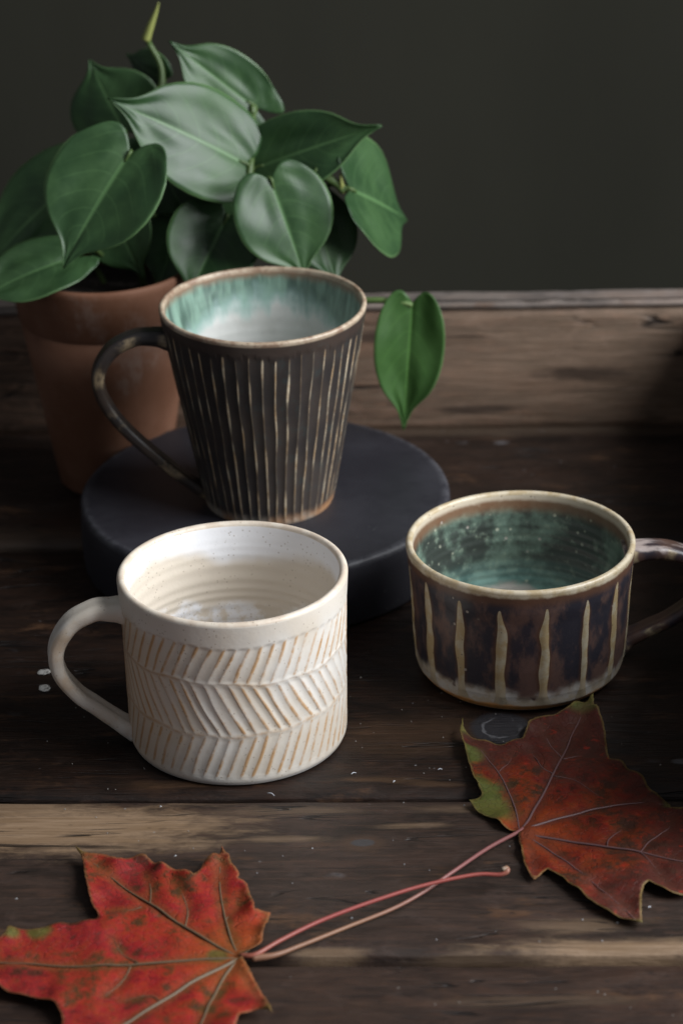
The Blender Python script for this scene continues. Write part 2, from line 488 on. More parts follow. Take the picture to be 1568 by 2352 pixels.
# ------------------------------------------------------------------ mugs
def interp(x, pts):
    return np.interp(x, [p[0] for p in pts], [p[1] for p in pts])
def body_mesh(name, ncol, outer, wall_rows, rim_t, inner_bottom, disp, inner_ring=0.0, wobble=0.0):
    """revolve a mug: outer(v)->(r,z) v 0..1, rounded lip of thickness rim_t, inner wall down to a filleted floor.
    disp(theta, v)->(dr, ridge) carves the outside."""
    th = np.linspace(0, 2 * math.pi, ncol, endpoint=False)
    rows = []           # (r array, z array, side, v, ridge)
    r0, z0 = outer(0.0)
    one = np.ones(ncol)
    for q in (0.0, 0.5, 0.93):
        rows.append((one * r0 * q, one * (z0 + 0.0004 * (1 - q)), 0 * one, 0 * one, 0 * one))
    for v in np.linspace(0, 1, wall_rows):
        r, z = outer(v)
        dr, rg = disp(th, v)
        rows.append((r + dr, one * z, 0 * one, one * v, rg))
    rt_, zt = outer(1.0)
    for a in np.linspace(20, 160, 8):
        rows.append((one * (rt_ - rim_t / 2 + rim_t / 2 * math.cos(R(a))), one * (zt + rim_t * 0.5 * math.sin(R(a))), one * 0.5, one, 0 * one))
    nin = 70
    fil = 0.009
    for k in range(nin):
        t = (k + 0.5) / nin
        v = 1 - t
        zz = inner_bottom + fil + (zt - inner_bottom - fil) * v
        vv = (zz - z0) / (zt - z0)
        ro, _ = outer(max(0, min(1, vv)))
        thick = rim_t + 0.0012 * t
        ring = inner_ring * math.sin(zz * 1350 + 1.4 * math.sin(zz * 300)) * min(1, t * 1.8)
        rows.append((one * (ro - thick + ring), one * zz, one, one * vv, 0 * one))
    rin = rows[-1][0][0]
    for a in np.linspace(10, 90, 8):
        rows.append((one * (rin - fil + fil * math.cos(R(a))), one * (inner_bottom + fil - fil * math.sin(R(a))), one, one * 0.0, 0 * one))
    for q in (0.7, 0.45, 0.2, 0.0):
        rows.append((one * (rin - fil) * q, one * (inner_bottom + inner_ring * math.cos(q * 40)), one, one * -0.1, 0 * one))
    r = np.array([q[0] for q in rows]); z = np.array([q[1] for q in rows])
    if wobble:                                    # hand-thrown: rim not quite true
        k = np.clip((z - z0) / (zt - z0), 0, 1)
        r = r * (1 + wobble * k * np.cos(2 * th - 0.7)[None, :])
        z = z + wobble * 0.05 * k * np.sin(th * 2 + 1)[None, :]
    n = len(rows)
    V = np.stack([r * np.cos(th)[None], r * np.sin(th)[None], z], -1).reshape(-1, 3)
    a = np.arange(n - 1)[:, None] * ncol + np.arange(ncol)[None]
    b = np.arange(n - 1)[:, None] * ncol + (np.arange(ncol)[None] + 1) % ncol
    Fa = np.stack([a, b, b + ncol, a + ncol], -1).reshape(-1, 4)
    me = bpy.data.meshes.new(name)
    nf = len(Fa)
    me.vertices.add(len(V)); me.vertices.foreach_set('co', V.astype(np.float32).ravel())
    me.loops.add(nf * 4); me.loops.foreach_set('vertex_index', Fa.astype(np.int32).ravel())
    me.polygons.add(nf)
    me.polygons.foreach_set('loop_start', np.arange(0, nf * 4, 4, dtype=np.int32))
    me.polygons.foreach_set('loop_total', np.full(nf, 4, dtype=np.int32))
    me.update(); me.validate()
    smooth(me)
    for nm, i in (('side', 2), ('height', 3), ('ridge', 4)):
        at = me.attributes.new(nm, 'FLOAT', 'POINT')
        at.data.foreach_set('value', np.array([q[i] for q in rows], dtype=np.float32).ravel())
    return me
def handle_mesh(name, pts, widths, thicks, groove=0.12, n=70, seg=28, az=0.0, twist=0.0):
    """strap handle: pts in (radial, z); the cross-section is a flattened oval with a shallow thumb groove outside"""
    P = spline(pts, n)
    t = np.linspace(0, 1, n)
    T = np.gradient(P, axis=0); T /= np.linalg.norm(T, axis=1)[:, None]
    N = np.stack([T[:, 1], -T[:, 0]], -1)         # outward in the plane of the handle
    W = np.interp(t, np.linspace(0, 1, len(widths)), widths)
    H = np.interp(t, np.linspace(0, 1, len(thicks)), thicks)
    # smooth the profile
    ker = np.ones(7) / 7
    W = np.convolve(np.pad(W, 3, 'edge'), ker, 'valid'); H = np.convolve(np.pad(H, 3, 'edge'), ker, 'valid')
    V, Fc, rid, al = [], [], [], []
    e = 2.6
    for i in range(n):
        for j in range(seg):
            a = 2 * math.pi * j / seg
            ca, sa = math.cos(a), math.sin(a)
            u = math.copysign(abs(ca) ** (2 / e), ca)          # across the strap
            h = math.copysign(abs(sa) ** (2 / e), sa)          # outward
            d = H[i] * h
            d -= groove * H[i] * math.exp(-(u / 0.42) ** 2) * (1 if h > 0 else 0.6) * (1 if h > 0 else -1)
            q = P[i] + N[i] * d
            wob = 0.0002 * math.sin(i * 0.31 + 1) + 0.00015 * math.sin(i * 0.83)
            V.append((q[0], u * W[i] + wob, q[1]))
            rid.append(math.exp(-((abs(u) - 0.92) / 0.16) ** 2) * (0.6 + 0.4 * math.sin(i * 0.5)))
            al.append(i / (n - 1))
    for i in range(n - 1):
        for j in range(seg):
            k = (j + 1) % seg
            Fc.append((i * seg + j, (i + 1) * seg + j, (i + 1) * seg + k, i * seg + k))
    Fc.append(tuple(range(seg))); Fc.append(tuple((n - 1) * seg + j for j in range(seg))[::-1])
    m = Matrix.Rotation(az, 4, 'Z')
    V = [m @ Vector(v) for v in V]
    me = mesh_np(name, V, Fc, {'ridge': rid, 'along': al, 'side': [0.0] * len(V), 'height': [0.5] * len(V)})
    return me

rs = np.random.RandomState(4)
def smooth_rand(n, m, amp, rs):
    """n rows of smooth random curves sampled on v in 0..1 with m knots"""
    return rs.uniform(-amp, amp, (n, m))
def at_v(tab, k, v):
    m = tab.shape[1]
    x = np.clip(v, 0, 1) * (m - 1)
    i = min(int(x), m - 2)
    f = x - i
    f = f * f * (3 - 2 * f)
    return tab[k % tab.shape[0], i] * (1 - f) + tab[k % tab.shape[0], i + 1] * f
def sstep(a, b, x):
    t = np.clip((x - a) / (b - a), 0, 1)
    return t * t * (3 - 2 * t)

# ---- white chevron mug
WN = 56
w_j = smooth_rand(400, 3, 0.12, rs); w_top = rs.uniform(-0.03, 0.03, 400); w_d = rs.uniform(0.7, 1.2, 400)
def white_disp(th, v):
    dr = np.zeros_like(th); rg = np.zeros_like(th)
    b1 = 0.635 + 0.012 * np.sin(3 * th + 1) + 0.006 * np.sin(11 * th)
    b2 = 0.325 + 0.010 * np.sin(2 * th + 2) + 0.006 * np.sin(13 * th)
    lims = [(b1, 0.885 + 0.01 * np.sin(5 * th), -1.55, 0.0), (b2, b1, 2.3, 0.35), (0.045 + 0 * th, b2, -1.45, 0.7)]
    for bi, (lo, hi, sl, off) in enumerate(lims):
        t = (v - lo) / (hi - lo)
        inside = (t > 0) & (t < 1)
        if not inside.any(): continue
        tc = np.clip(t, 0, 1)
        bend = tc + 0.02 * np.sin(math.pi * tc)
        ph = (WN + (bi == 1)) * th / (2 * math.pi) + sl * bend + off + 40
        k0 = np.floor(ph).astype(int)
        ph = ph + at_v(w_j, 0, v) * 0 
        # jittered ridge positions
        jl = at_v(w_j, k0 + bi * 97, float(np.mean(tc))); jr = at_v(w_j, k0 + 1 + bi * 97, float(np.mean(tc)))
        lo_e, hi_e = k0 + jl, k0 + 1 + jr
        f = (ph - lo_e) / (hi_e - lo_e)
        f = np.clip(f, 0, 1)
        depth = 0.00038 * w_d[(k0 + bi * 53) % 400]
        ends = sstep(0, 0.10, tc) * (1 - sstep(0.90 + w_top[(k0 + bi * 31) % 400], 1.0, tc)) if bi == 0 else sstep(0, 0.10, tc) * (1 - sstep(0.90, 1.0, tc))
        prof = 1 - np.abs(2 * f - 1) ** 1.7
        prof = prof * (0.75 + 0.5 * f)                       # cut deeper on one side
        dr = np.where(inside, -depth * (prof * (0.35 + 0.65 * ends) if bi else prof * ends), dr)
        dist = np.minimum(f, 1 - f)
        r1 = np.exp(-(dist / 0.15) ** 2) * ends
        bnd = np.exp(-(np.minimum(tc, 1 - tc) / 0.055) ** 2) * (1 if bi else 0.0)
        if bi == 0: bnd = np.exp(-(tc / 0.055) ** 2)
        if bi == 2: bnd = np.exp(-((1 - tc) / 0.055) ** 2)
        rg = np.where(inside, np.maximum(r1, 0.52 * bnd), rg)
    return dr, rg
def white_outer(v):
    r = interp(v, [(0, 0.0436), (0.025, 0.0444), (0.06, 0.0447), (0.3, 0.0449), (0.6, 0.0451), (0.85, 0.0455), (1, 0.0461)])
    return r, 0.0002 + 0.0725 * v
g = G('white_glaze')
P = g.obj()
rdg, hgt, side = g.attr('ridge'), g.attr('height'), g.attr('side')
big = g.noise(P, 34, 4, 0.6)
med = g.noise(P, 120, 4, 0.6)
X, Y, Z = g.sep(P)
white, cream, tan = (0.72, 0.685, 0.635), (0.62, 0.54, 0.44), (0.52, 0.295, 0.13)
out = g.mix(g.step(big, 0.36, 0.64), white, (0.66, 0.59, 0.50))
# warmer, browner colour towards the handle side
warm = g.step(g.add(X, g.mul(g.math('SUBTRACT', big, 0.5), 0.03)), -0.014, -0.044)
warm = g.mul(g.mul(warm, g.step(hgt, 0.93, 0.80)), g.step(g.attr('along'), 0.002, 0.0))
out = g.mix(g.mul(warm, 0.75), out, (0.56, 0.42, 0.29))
rn = g.noise(P, 62, 5, 0.75)
out = g.mix(g.mul(g.mul(g.step(rdg, 0.02, 0.35), g.step(rn, 0.46, 0.64)), 0.45), out, (0.60, 0.43, 0.26))
rm = g.mul(g.step(rdg, 0.22, 0.80), g.step(rn, 0.34, 0.62))
rm = g.mul(rm, g.add(0.2, g.mul(g.step(g.attr('along'), 0.002, 0.0), 0.8)))
out = g.mix(g.mul(rm, 0.85), out, tan)
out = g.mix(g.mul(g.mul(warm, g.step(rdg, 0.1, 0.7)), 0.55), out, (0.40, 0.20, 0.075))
out = g.mix(g.step(hgt, 0.022, 0.008), out, (0.52, 0.50, 0.48))
lip = g.mul(g.step(hgt, 0.86, 0.955), 0.55)
out = g.mix(lip, out, (0.68, 0.61, 0.52))
# inside
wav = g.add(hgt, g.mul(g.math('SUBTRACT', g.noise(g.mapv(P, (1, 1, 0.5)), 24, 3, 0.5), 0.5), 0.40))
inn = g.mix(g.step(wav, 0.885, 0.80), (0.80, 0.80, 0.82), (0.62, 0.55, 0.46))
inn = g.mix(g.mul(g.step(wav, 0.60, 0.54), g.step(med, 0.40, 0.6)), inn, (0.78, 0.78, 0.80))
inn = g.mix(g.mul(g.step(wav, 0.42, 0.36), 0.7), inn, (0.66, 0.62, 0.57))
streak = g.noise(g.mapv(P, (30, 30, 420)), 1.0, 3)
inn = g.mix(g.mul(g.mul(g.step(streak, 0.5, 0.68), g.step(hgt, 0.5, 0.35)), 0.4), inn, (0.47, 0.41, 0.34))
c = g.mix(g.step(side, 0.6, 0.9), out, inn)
c = g.mix(g.mul(g.step(side, 0.2, 0.45), g.step(side, 0.85, 0.55)), c, g.mix(g.step(med, 0.4, 0.6), (0.70, 0.62, 0.52), (0.60, 0.50, 0.40)))
spk = g.mul(g.step(g.voro(P, 480), 0.22, 0.12), g.step(g.noise(P, 130, 3), 0.46, 0.56))
spk2 = g.mul(g.step(g.voro(g.mapv(P, loc=(2, 3, 1)), 260), 0.13, 0.07), g.step(g.noise(P, 60, 2), 0.5, 0.6))
c = g.mix(g.mul(g.math('MAXIMUM', spk, spk2), 0.42), c, (0.20, 0.13, 0.07))
g.bump(g.add(g.mul(big, 0.6), g.add(g.mul(med, 0.5), g.mul(g.noise(P, 900, 2), 0.12))), 0.35, 0.0008)
g.fin(c, 0.42, 0.5)
m_white = g.m

wc = onz(549, 1679)
mug = tag(empty('mug', (wc.x, wc.y, 0.0006)), 'white speckled stoneware mug carved with bands of chevrons', 'mug', 'handmade stoneware mugs')
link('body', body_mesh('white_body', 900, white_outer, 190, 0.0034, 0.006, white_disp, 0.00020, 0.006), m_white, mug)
hp = [(0.0425, 0.0600), (0.0485, 0.0608), (0.0570, 0.0608), (0.0665, 0.0555), (0.0722, 0.0450), (0.0715, 0.0345), (0.0650, 0.0240), (0.0560, 0.0155), (0.0480, 0.0085), (0.0425, 0.0045)]
link('handle', handle_mesh('white_handle', hp, [0.0078, 0.0066, 0.0064, 0.0064, 0.0060, 0.0056, 0.0056, 0.0056, 0.0058, 0.0066], [0.0056, 0.0042, 0.0036, 0.0036, 0.0036, 0.0034, 0.0032, 0.0032, 0.0034, 0.0048], 0.30, az=R(187)), m_white, mug)

# ---- tall fluted mug
TN = 48
t_j = smooth_rand(TN, 7, 0.08, rs); t_w = rs.uniform(0.7, 1.2, TN); t_top = rs.uniform(0.915, 0.95, TN)
t_int = smooth_rand(TN, 9, 0.5, rs)
def tall_disp(th, v):
    ph = TN * th / (2 * math.pi)
    k0 = np.floor(ph).astype(int)
    out_r = np.zeros_like(th); dist = np.full_like(th, 9.0)
    jl = at_v(t_j, k0, v); jr = at_v(t_j, k0 + 1, v)
    # the two neighbouring ridges and the one before (jitter stays below half a flute)
    lo_e, hi_e = k0 + jl, k0 + 1 + jr
    f = (ph - lo_e) / (hi_e - lo_e)
    f2 = np.where(f < 0, 1 + f, np.where(f > 1, f - 1, f))
    idx = np.where(f < 0.5, k0, k0 + 1) % TN
    d = np.minimum(np.abs(f2), np.abs(1 - f2))
    fade = 1 - sstep(-0.02, 0.02, v - t_top[idx])
    fade = fade * sstep(0.0, 0.03, v)
    prof = 1 - np.abs(2 * f2 - 1) ** 1.9
    dr = -0.00036 * prof * fade
    strength = 0.75 + at_v(t_int, idx, v)
    rg = np.exp(-(d / (0.120 * t_w[idx])) ** 2) * fade * np.clip(strength, 0.6, 1.2)
    return dr, rg
def tall_outer(v):
    r = interp(v, [(0, 0.0283), (0.02, 0.0292), (0.1, 0.0308), (0.3, 0.0342), (0.6, 0.0394), (0.85, 0.0435), (0.94, 0.0449), (1, 0.0456)])
    return r, 0.0002 + 0.0950 * v
g = G('fluted_dark_glaze')
P = g.obj()
rdg, hgt, side = g.attr('ridge'), g.attr('height'), g.attr('side')
X, Y, Z = g.sep(P)
big = g.noise(P, 38, 4, 0.6); med = g.noise(P, 150, 5, 0.65)
out = g.mix(g.step(big, 0.38, 0.62), (0.029, 0.0245, 0.0235), (0.044, 0.0345, 0.030))
out = g.mix(g.mul(g.step(med, 0.55, 0.72), 0.5), out, (0.030, 0.048, 0.050))
out = g.mix(g.mul(g.step(hgt, 0.90, 0.96), 0.6), out, (0.050, 0.032, 0.024))
rc = g.mix(g.step(med, 0.38, 0.62), (0.42, 0.28, 0.15), (0.60, 0.50, 0.36))
rm = g.mul(g.step(rdg, 0.35, 0.95), g.add(0.5, g.mul(g.step(g.noise(P, 95, 5, 0.7), 0.36, 0.55), 0.5)))
out = g.mix(g.mul(rm, 0.90), out, rc)
foot = g.step(g.add(hgt, g.mul(g.math('SUBTRACT', med, 0.5), 0.08)), 0.075, 0.015)
out = g.mix(g.mul(foot, 0.85), out, g.mix(g.step(big, 0.42, 0.6), (0.34, 0.30, 0.25), (0.40, 0.20, 0.09)))
# inside: tan lip, streaky teal, pale bottom
strk = g.noise(g.mapv(P, (170, 170, 14)), 1.0, 4, 0.6)
xs_ = g.math('DIVIDE', X, 0.040)
edge = g.add(g.add(hgt, g.mul(g.mul(xs_, xs_), 0.16)), g.add(g.mul(g.math('SUBTRACT', strk, 0.5), 0.22), g.mul(g.math('SUBTRACT', big, 0.5), 0.20)))
teal = g.mix(g.step(strk, 0.35, 0.62), (0.058, 0.105, 0.082), (0.20, 0.315, 0.25))
teal = g.mix(g.mul(g.step(g.noise(g.mapv(P, (90, 90, 10), (4, 4, 0)), 1.0, 3), 0.56, 0.68), 0.6), teal, (0.045, 0.075, 0.065))
pale = g.mix(g.step(big, 0.4, 0.62), (0.60, 0.60, 0.575), (0.52, 0.52, 0.49))
inn = g.mix(g.step(edge, 0.905, 0.81), teal, pale)
halo = g.mul(g.step(edge, 0.79, 0.85), g.step(edge, 0.95, 0.87))
inn = g.mix(g.mul(halo, 0.45), inn, (0.38, 0.54, 0.51))
inn = g.mix(g.step(g.add(hgt, g.mul(g.math('SUBTRACT', med, 0.5), 0.06)), 0.945, 0.995), inn, (0.20, 0.12, 0.075))
c = g.mix(g.step(side, 0.6, 0.9), out, inn)
lipm = g.mul(g.step(side, 0.15, 0.40), g.step(side, 0.95, 0.6))
lipm = g.math('MAXIMUM', lipm, g.mul(g.step(hgt, 0.984, 0.995), 0.8))
c = g.mix(lipm, c, g.mix(g.step(med, 0.36, 0.6), (0.26, 0.17, 0.115), (0.46, 0.37, 0.27)))
spk = g.mul(g.step(g.voro(P, 420), 0.16, 0.08), g.step(g.noise(P, 90, 2), 0.5, 0.6))
c = g.mix(g.mul(spk, g.mul(lipm, 0.7)), c, (0.06, 0.04, 0.03))
g.bump(g.add(g.mul(med, 0.5), g.mul(g.noise(P, 800, 2), 0.15)), 0.3, 0.0006)
g.fin(c, g.mix(g.step(rdg, 0.3, 0.8), (0.42,) * 3, (0.55,) * 3), 0.5)
m_tall = g.m
# handle of the tall mug: same dark glaze, breaking to tan along its edges
def handle_mat(name, dark_a, dark_b, tan_, pale=None, thr=(0.35, 0.9)):
    g = G(name)
    P = g.obj()
    rdg, al = g.attr('ridge'), g.attr('along')
    big = g.noise(P, 60, 4, 0.6); med = g.noise(P, 190, 5, 0.65)
    c = g.mix(g.step(big, 0.38, 0.62), dark_a, dark_b)
    if pale:
        c = g.mix(g.mul(g.step(g.noise(g.mapv(P, (45, 160, 45)), 1.0, 4), 0.48, 0.62), g.step(al, 0.45, 0.2)), c, pale)
    rm = g.mul(g.step(rdg, *thr), g.step(g.noise(P, 110, 5, 0.7), 0.40, 0.62))
    c = g.mix(g.mul(rm, 0.85), c, tan_)
    g.bump(g.add(g.mul(med, 0.5), g.mul(g.noise(P, 800, 2), 0.15)), 0.3, 0.0006)
    return g.fin(c, 0.38, 0.5)
m_tallh = handle_mat('fluted_handle_glaze', (0.026, 0.022, 0.022), (0.046, 0.033, 0.026), (0.36, 0.27, 0.16))

DT = 0.031
dc = onz(609, 1130, DT)
tc_ = onz(619, 1148, DT)
mug2 = tag(empty('mug', (tc_.x, tc_.y, DT + 0.0003)), 'tall dark fluted mug with tan ridges standing on the black round stand', 'mug', 'handmade stoneware mugs')
link('body', body_mesh('tall_body', TN * 18, tall_outer, 150, 0.0024, 0.006, tall_disp, 0.00015, 0.006), m_tall, mug2)
hp = [(0.0400, 0.0815), (0.0480, 0.0835), (0.0570, 0.0835), (0.0670, 0.0790), (0.0735, 0.0690), (0.0730, 0.0570), (0.0655, 0.0430), (0.0535, 0.0290), (0.0410, 0.0165), (0.0315, 0.0085), (0.0275, 0.0055)]
link('handle', handle_mesh('tall_handle', hp, [0.0062, 0.0054, 0.0054, 0.0056, 0.0054, 0.0048, 0.0044, 0.0044, 0.0046, 0.0050, 0.0054], [0.0056, 0.0040, 0.0034, 0.0034, 0.0034, 0.0032, 0.0030, 0.0030, 0.0030, 0.0030, 0.0034], 0.30, az=R(186)), m_tallh, mug2)

# ---- low wide striped mug
SN = 16
s_j = smooth_rand(SN, 7, 0.034, rs); s_w = rs.uniform(0.85, 1.2, SN); s_top = rs.uniform(0.74, 0.83, SN); s_wv = smooth_rand(SN, 10, 0.20, rs)
s_top[:] = 0.885 + rs.uniform(-0.035, 0.035, SN)
def short_disp(th, v):
    ph = SN * (th - R(-90 + 9)) / (2 * math.pi) + 0.5
    k = np.floor(ph).astype(int)
    f = ph - k - 0.5 - at_v(s_j, k, v)
    wd = 0.118 * s_w[k % SN] * (1 + at_v(s_wv, k, v))
    top = s_top[k % SN]
    tap = np.clip((top - v) / 0.24, 0, 1) ** 0.45
    tap = tap * (1 + 0.7 * sstep(0.16, 0.05, v) if v < 0.16 else 1.0)
    q = np.abs(f) / (wd * np.maximum(tap, 0.02))
    rg = np.exp(-(q * 0.95) ** 3) * (tap > 0)
    # soft raised rib where the flutes meet
    flute = -0.0006 * (1 - np.exp(-(f / 0.13) ** 2)) * sstep(0.04, 0.14, v) * (1 - sstep(0.72, 0.86, v))
    halo = np.exp(-(np.abs(f) / (wd * np.maximum(tap, 0.02) * 2.0)) ** 2) * (tap > 0)
    return flute, np.maximum(rg, 0.42 * halo)
def short_outer(v):
    r = interp(v, [(0, 0.0405), (0.02, 0.0418), (0.06, 0.0436), (0.14, 0.0449), (0.35, 0.0459), (0.65, 0.0466), (0.88, 0.0473), (1, 0.0479)])
    return r, 0.0002 + 0.0580 * v
g = G('striped_dark_glaze')
P = g.obj()
rdg, hgt, side = g.attr('ridge'), g.attr('height'), g.attr('side')
X, Y, Z = g.sep(P)
big = g.noise(g.mapv(P, (1, 1, 0.55)), 70, 5, 0.65); med = g.noise(P, 150, 5, 0.65); fine = g.noise(P, 900, 3)
out = g.mix(g.step(big, 0.44, 0.60), (0.030, 0.028, 0.037), (0.120, 0.072, 0.060))
out = g.mix(g.mul(g.step(fine, 0.56, 0.7), 0.35), out, (0.055, 0.050, 0.055))
out = g.mix(g.mul(g.step(rdg, 0.14, 0.42), 0.85), out, (0.095, 0.045, 0.026))
rm = g.step(rdg, 0.44, 0.62)
out = g.mix(rm, out, g.mix(g.step(med, 0.4, 0.62), (0.36, 0.27, 0.145), (0.42, 0.37, 0.27)))
# pale, runny glaze above the foot with dark blots, then bare orange clay
low = g.add(hgt, g.add(g.mul(g.math('SUBTRACT', g.noise(P, 75, 4), 0.5), 0.20), g.mul(rdg, -0.05)))
pale = g.mix(g.step(med, 0.4, 0.6), (0.50, 0.475, 0.44), (0.44, 0.37, 0.28))
blot = g.step(g.noise(P, 105, 3), 0.60, 0.68)
pale = g.mix(g.mul(blot, 0.9), pale, (0.060, 0.030, 0.026))
out = g.mix(g.mul(g.step(low, 0.21, 0.11), g.math('SUBTRACT', 1.0, g.mul(rm, 0.7))), out, pale)
foot = g.add(hgt, g.mul(g.math('SUBTRACT', g.noise(P, 60, 4), 0.5), 0.10))
out = g.mix(g.step(foot, 0.075, 0.045), out, (0.52, 0.25, 0.08))
out = g.mix(g.step(hgt, 0.016, 0.006), out, (0.50, 0.44, 0.36))
# rim band: cream, then brown halo
rimn = g.add(hgt, g.mul(g.math('SUBTRACT', med, 0.5), 0.035))
out = g.mix(g.mul(g.step(rimn, 0.87, 0.95), 0.8), out, (0.125, 0.062, 0.036))
cream = g.mix(g.step(med, 0.36, 0.62), (0.42, 0.33, 0.20), (0.55, 0.48, 0.36))
out = g.mix(g.step(rimn, 0.955, 0.985), out, cream)
# inside: teal to black-green, cream rim, brown line, pale floor
n1 = g.noise(P, 48, 5, 0.65); n2 = g.noise(P, 190, 4, 0.7)
lowt = g.step(g.add(hgt, g.mul(g.math('SUBTRACT', n1, 0.5), 0.3)), 0.55, 0.22)
inn = g.mix(g.step(n1, 0.41, 0.62), (0.034, 0.042, 0.036), (0.125, 0.185, 0.145))
inn = g.mix(g.mul(lowt, 0.6), inn, g.mix(g.step(n1, 0.40, 0.62), (0.12, 0.27, 0.24), (0.32, 0.58, 0.54)))
inn = g.mix(g.mul(g.step(n2, 0.54, 0.7), 0.45), inn, (0.26, 0.32, 0.24))
dd = g.mul(g.step(g.voro(P, 210), 0.22, 0.09), g.step(g.noise(P, 70, 2), 0.50, 0.60))
inn = g.mix(g.mul(dd, 0.75), inn, (0.52, 0.54, 0.42))
xq = g.math('DIVIDE', g.add(X, 0.008), 0.030)
fl = g.add(g.add(hgt, g.mul(g.mul(xq, xq), 0.16)), g.mul(g.math('SUBTRACT', n1, 0.5), 0.22))
inn = g.mix(g.step(fl, 0.33, 0.27), inn, (0.50, 0.47, 0.43))
inn = g.mix(g.mul(g.step(rimn, 0.84, 0.93), 0.85), inn, (0.17, 0.085, 0.045))
inn = g.mix(g.step(rimn, 0.945, 0.985), inn, (0.50, 0.43, 0.33))
c = g.mix(g.step(side, 0.6, 0.9), out, inn)
lipm = g.mul(g.step(side, 0.15, 0.40), g.step(side, 0.95, 0.6))
c = g.mix(lipm, c, cream)
spk = g.mul(g.step(g.voro(P, 330), 0.15, 0.08), g.step(g.noise(P, 90, 2), 0.46, 0.56))
light_area = g.math('MAXIMUM', g.math('MAXIMUM', rm, g.step(hgt, 0.88, 0.93)), g.step(hgt, 0.14, 0.06))
c = g.mix(g.mul(spk, g.mul(light_area, 0.75)), c, (0.07, 0.045, 0.03))
pit = g.mul(g.step(g.voro(g.mapv(P, loc=(4, 1, 2)), 120), 0.10, 0.05), g.step(g.noise(P, 50, 2), 0.48, 0.56))
c = g.mix(g.mul(pit, 0.8), c, (0.36, 0.32, 0.28))
g.bump(g.add(g.add(g.mul(med, 0.5), g.mul(fine, 0.28)), g.mul(pit, -0.8)), 0.3, 0.0006)
g.fin(c, 0.36, 0.5)
m_short = g.m
m_shorth = handle_mat('striped_handle_glaze', (0.030, 0.026, 0.036), (0.085, 0.048, 0.036), (0.42, 0.34, 0.21), (0.36, 0.30, 0.28), (0.45, 0.8))
sc_ = onz(1192, 1525)
mug3 = tag(empty('mug', (sc_.x, sc_.y, 0.0006)), 'low wide dark brown mug with cream vertical stripes and teal inside', 'mug', 'handmade stoneware mugs')
link('body', body_mesh('short_body', 768, short_outer, 150, 0.0029, 0.005, short_disp, 0.00018, 0.005), m_short, mug3)
hp = [(0.0440, 0.0500), (0.0505, 0.0510), (0.0600, 0.0510), (0.0710, 0.0470), (0.0785, 0.0385), (0.0775, 0.0290), (0.0680, 0.0200), (0.0570, 0.0145), (0.0480, 0.0100), (0.0430, 0.0065)]
link('handle', handle_mesh('short_handle', hp, [0.0072, 0.0062, 0.0060, 0.0060, 0.0058, 0.0054, 0.0052, 0.0052, 0.0056, 0.0062], [0.0050, 0.0040, 0.0036, 0.0034, 0.0034, 0.0032, 0.0030, 0.0030, 0.0032, 0.0044], 0.32, az=R(4)), m_shorth, mug3)

# ------------------------------------------------------------------ round stand
g = G('black_stand')
P = g.obj()
n1 = g.noise(P, 22, 5, 0.6); n2 = g.noise(g.mapv(P, (1, 1, 1), rot=(0, 0, 0.5)), 160, 4, 0.7)
c = g.mix(g.step(n1, 0.36, 0.66), (0.0158, 0.0151, 0.0202), (0.0245, 0.0238, 0.0302))
scr = g.mul(g.step(g.noise(g.mapv(P, (300, 12, 60), rot=(0, 0, 0.6)), 1.0, 2), 0.70, 0.78), g.step(n1, 0.5, 0.62))
c = g.mix(g.mul(scr, 0.25), c, (0.12, 0.12, 0.13))
dust = g.mul(g.step(g.voro(P, 240), 0.11, 0.05), g.step(g.noise(P, 40, 2), 0.5, 0.6))
c = g.mix(g.mul(dust, 0.4), c, (0.2, 0.2, 0.2))
eg = g.attr('edge')
c = g.mix(g.mul(g.mul(eg, g.step(n2, 0.35, 0.6)), 0.6), c, (0.085, 0.085, 0.095))
g.bump(g.add(g.mul(n2, 0.4), g.noise(P, 60, 3)), 0.2, 0.0006)
g.fin(c, g.add(0.42, g.mul(n1, 0.18)), 0.4)
prof = [(0.0, 0.0, 0), (0.070, 0.0, 0), (0.0832, 0.0, 0), (0.0842, 0.0012, 0.3), (0.0846, 0.004, 0), (0.0848, 0.012, 0), (0.0848, 0.022, 0), (0.0846, 0.0278, 0.1), (0.0842, 0.0296, 0.7), (0.0834, 0.0306, 1), (0.0822, 0.0310, 0.8), (0.080, 0.0310, 0.1), (0.06, 0.0310, 0), (0.03, 0.0310, 0), (0, 0.0310, 0)]
V, Fc, ed = [], [], []
ns = 160
for r, z, e in prof:
    for k in range(ns):
        t = 2 * math.pi * k / ns
        rr_ = r + (0.00025 * mnoise.noise(Vector((math.cos(t) * 6, math.sin(t) * 6, z * 90))) if r > 0.08 else 0)
        zz = z - (0.0003 * abs(mnoise.noise(Vector((math.cos(t) * 14, math.sin(t) * 14, 3)))) if e > 0.5 else 0)
        V.append((rr_ * math.cos(t), rr_ * math.sin(t), zz)); ed.append(e)
for i in range(len(prof) - 1):
    for k in range(ns):
        a, b = i * ns + k, i * ns + (k + 1) % ns
        Fc.append((a, b, b + ns, a + ns))
tag(link('round_stand', mesh_np('round_stand', V, Fc, {'edge': ed}), g.m, None, (dc.x, dc.y, 0.0009)), 'thick black round stand under the tall fluted mug', 'stand')

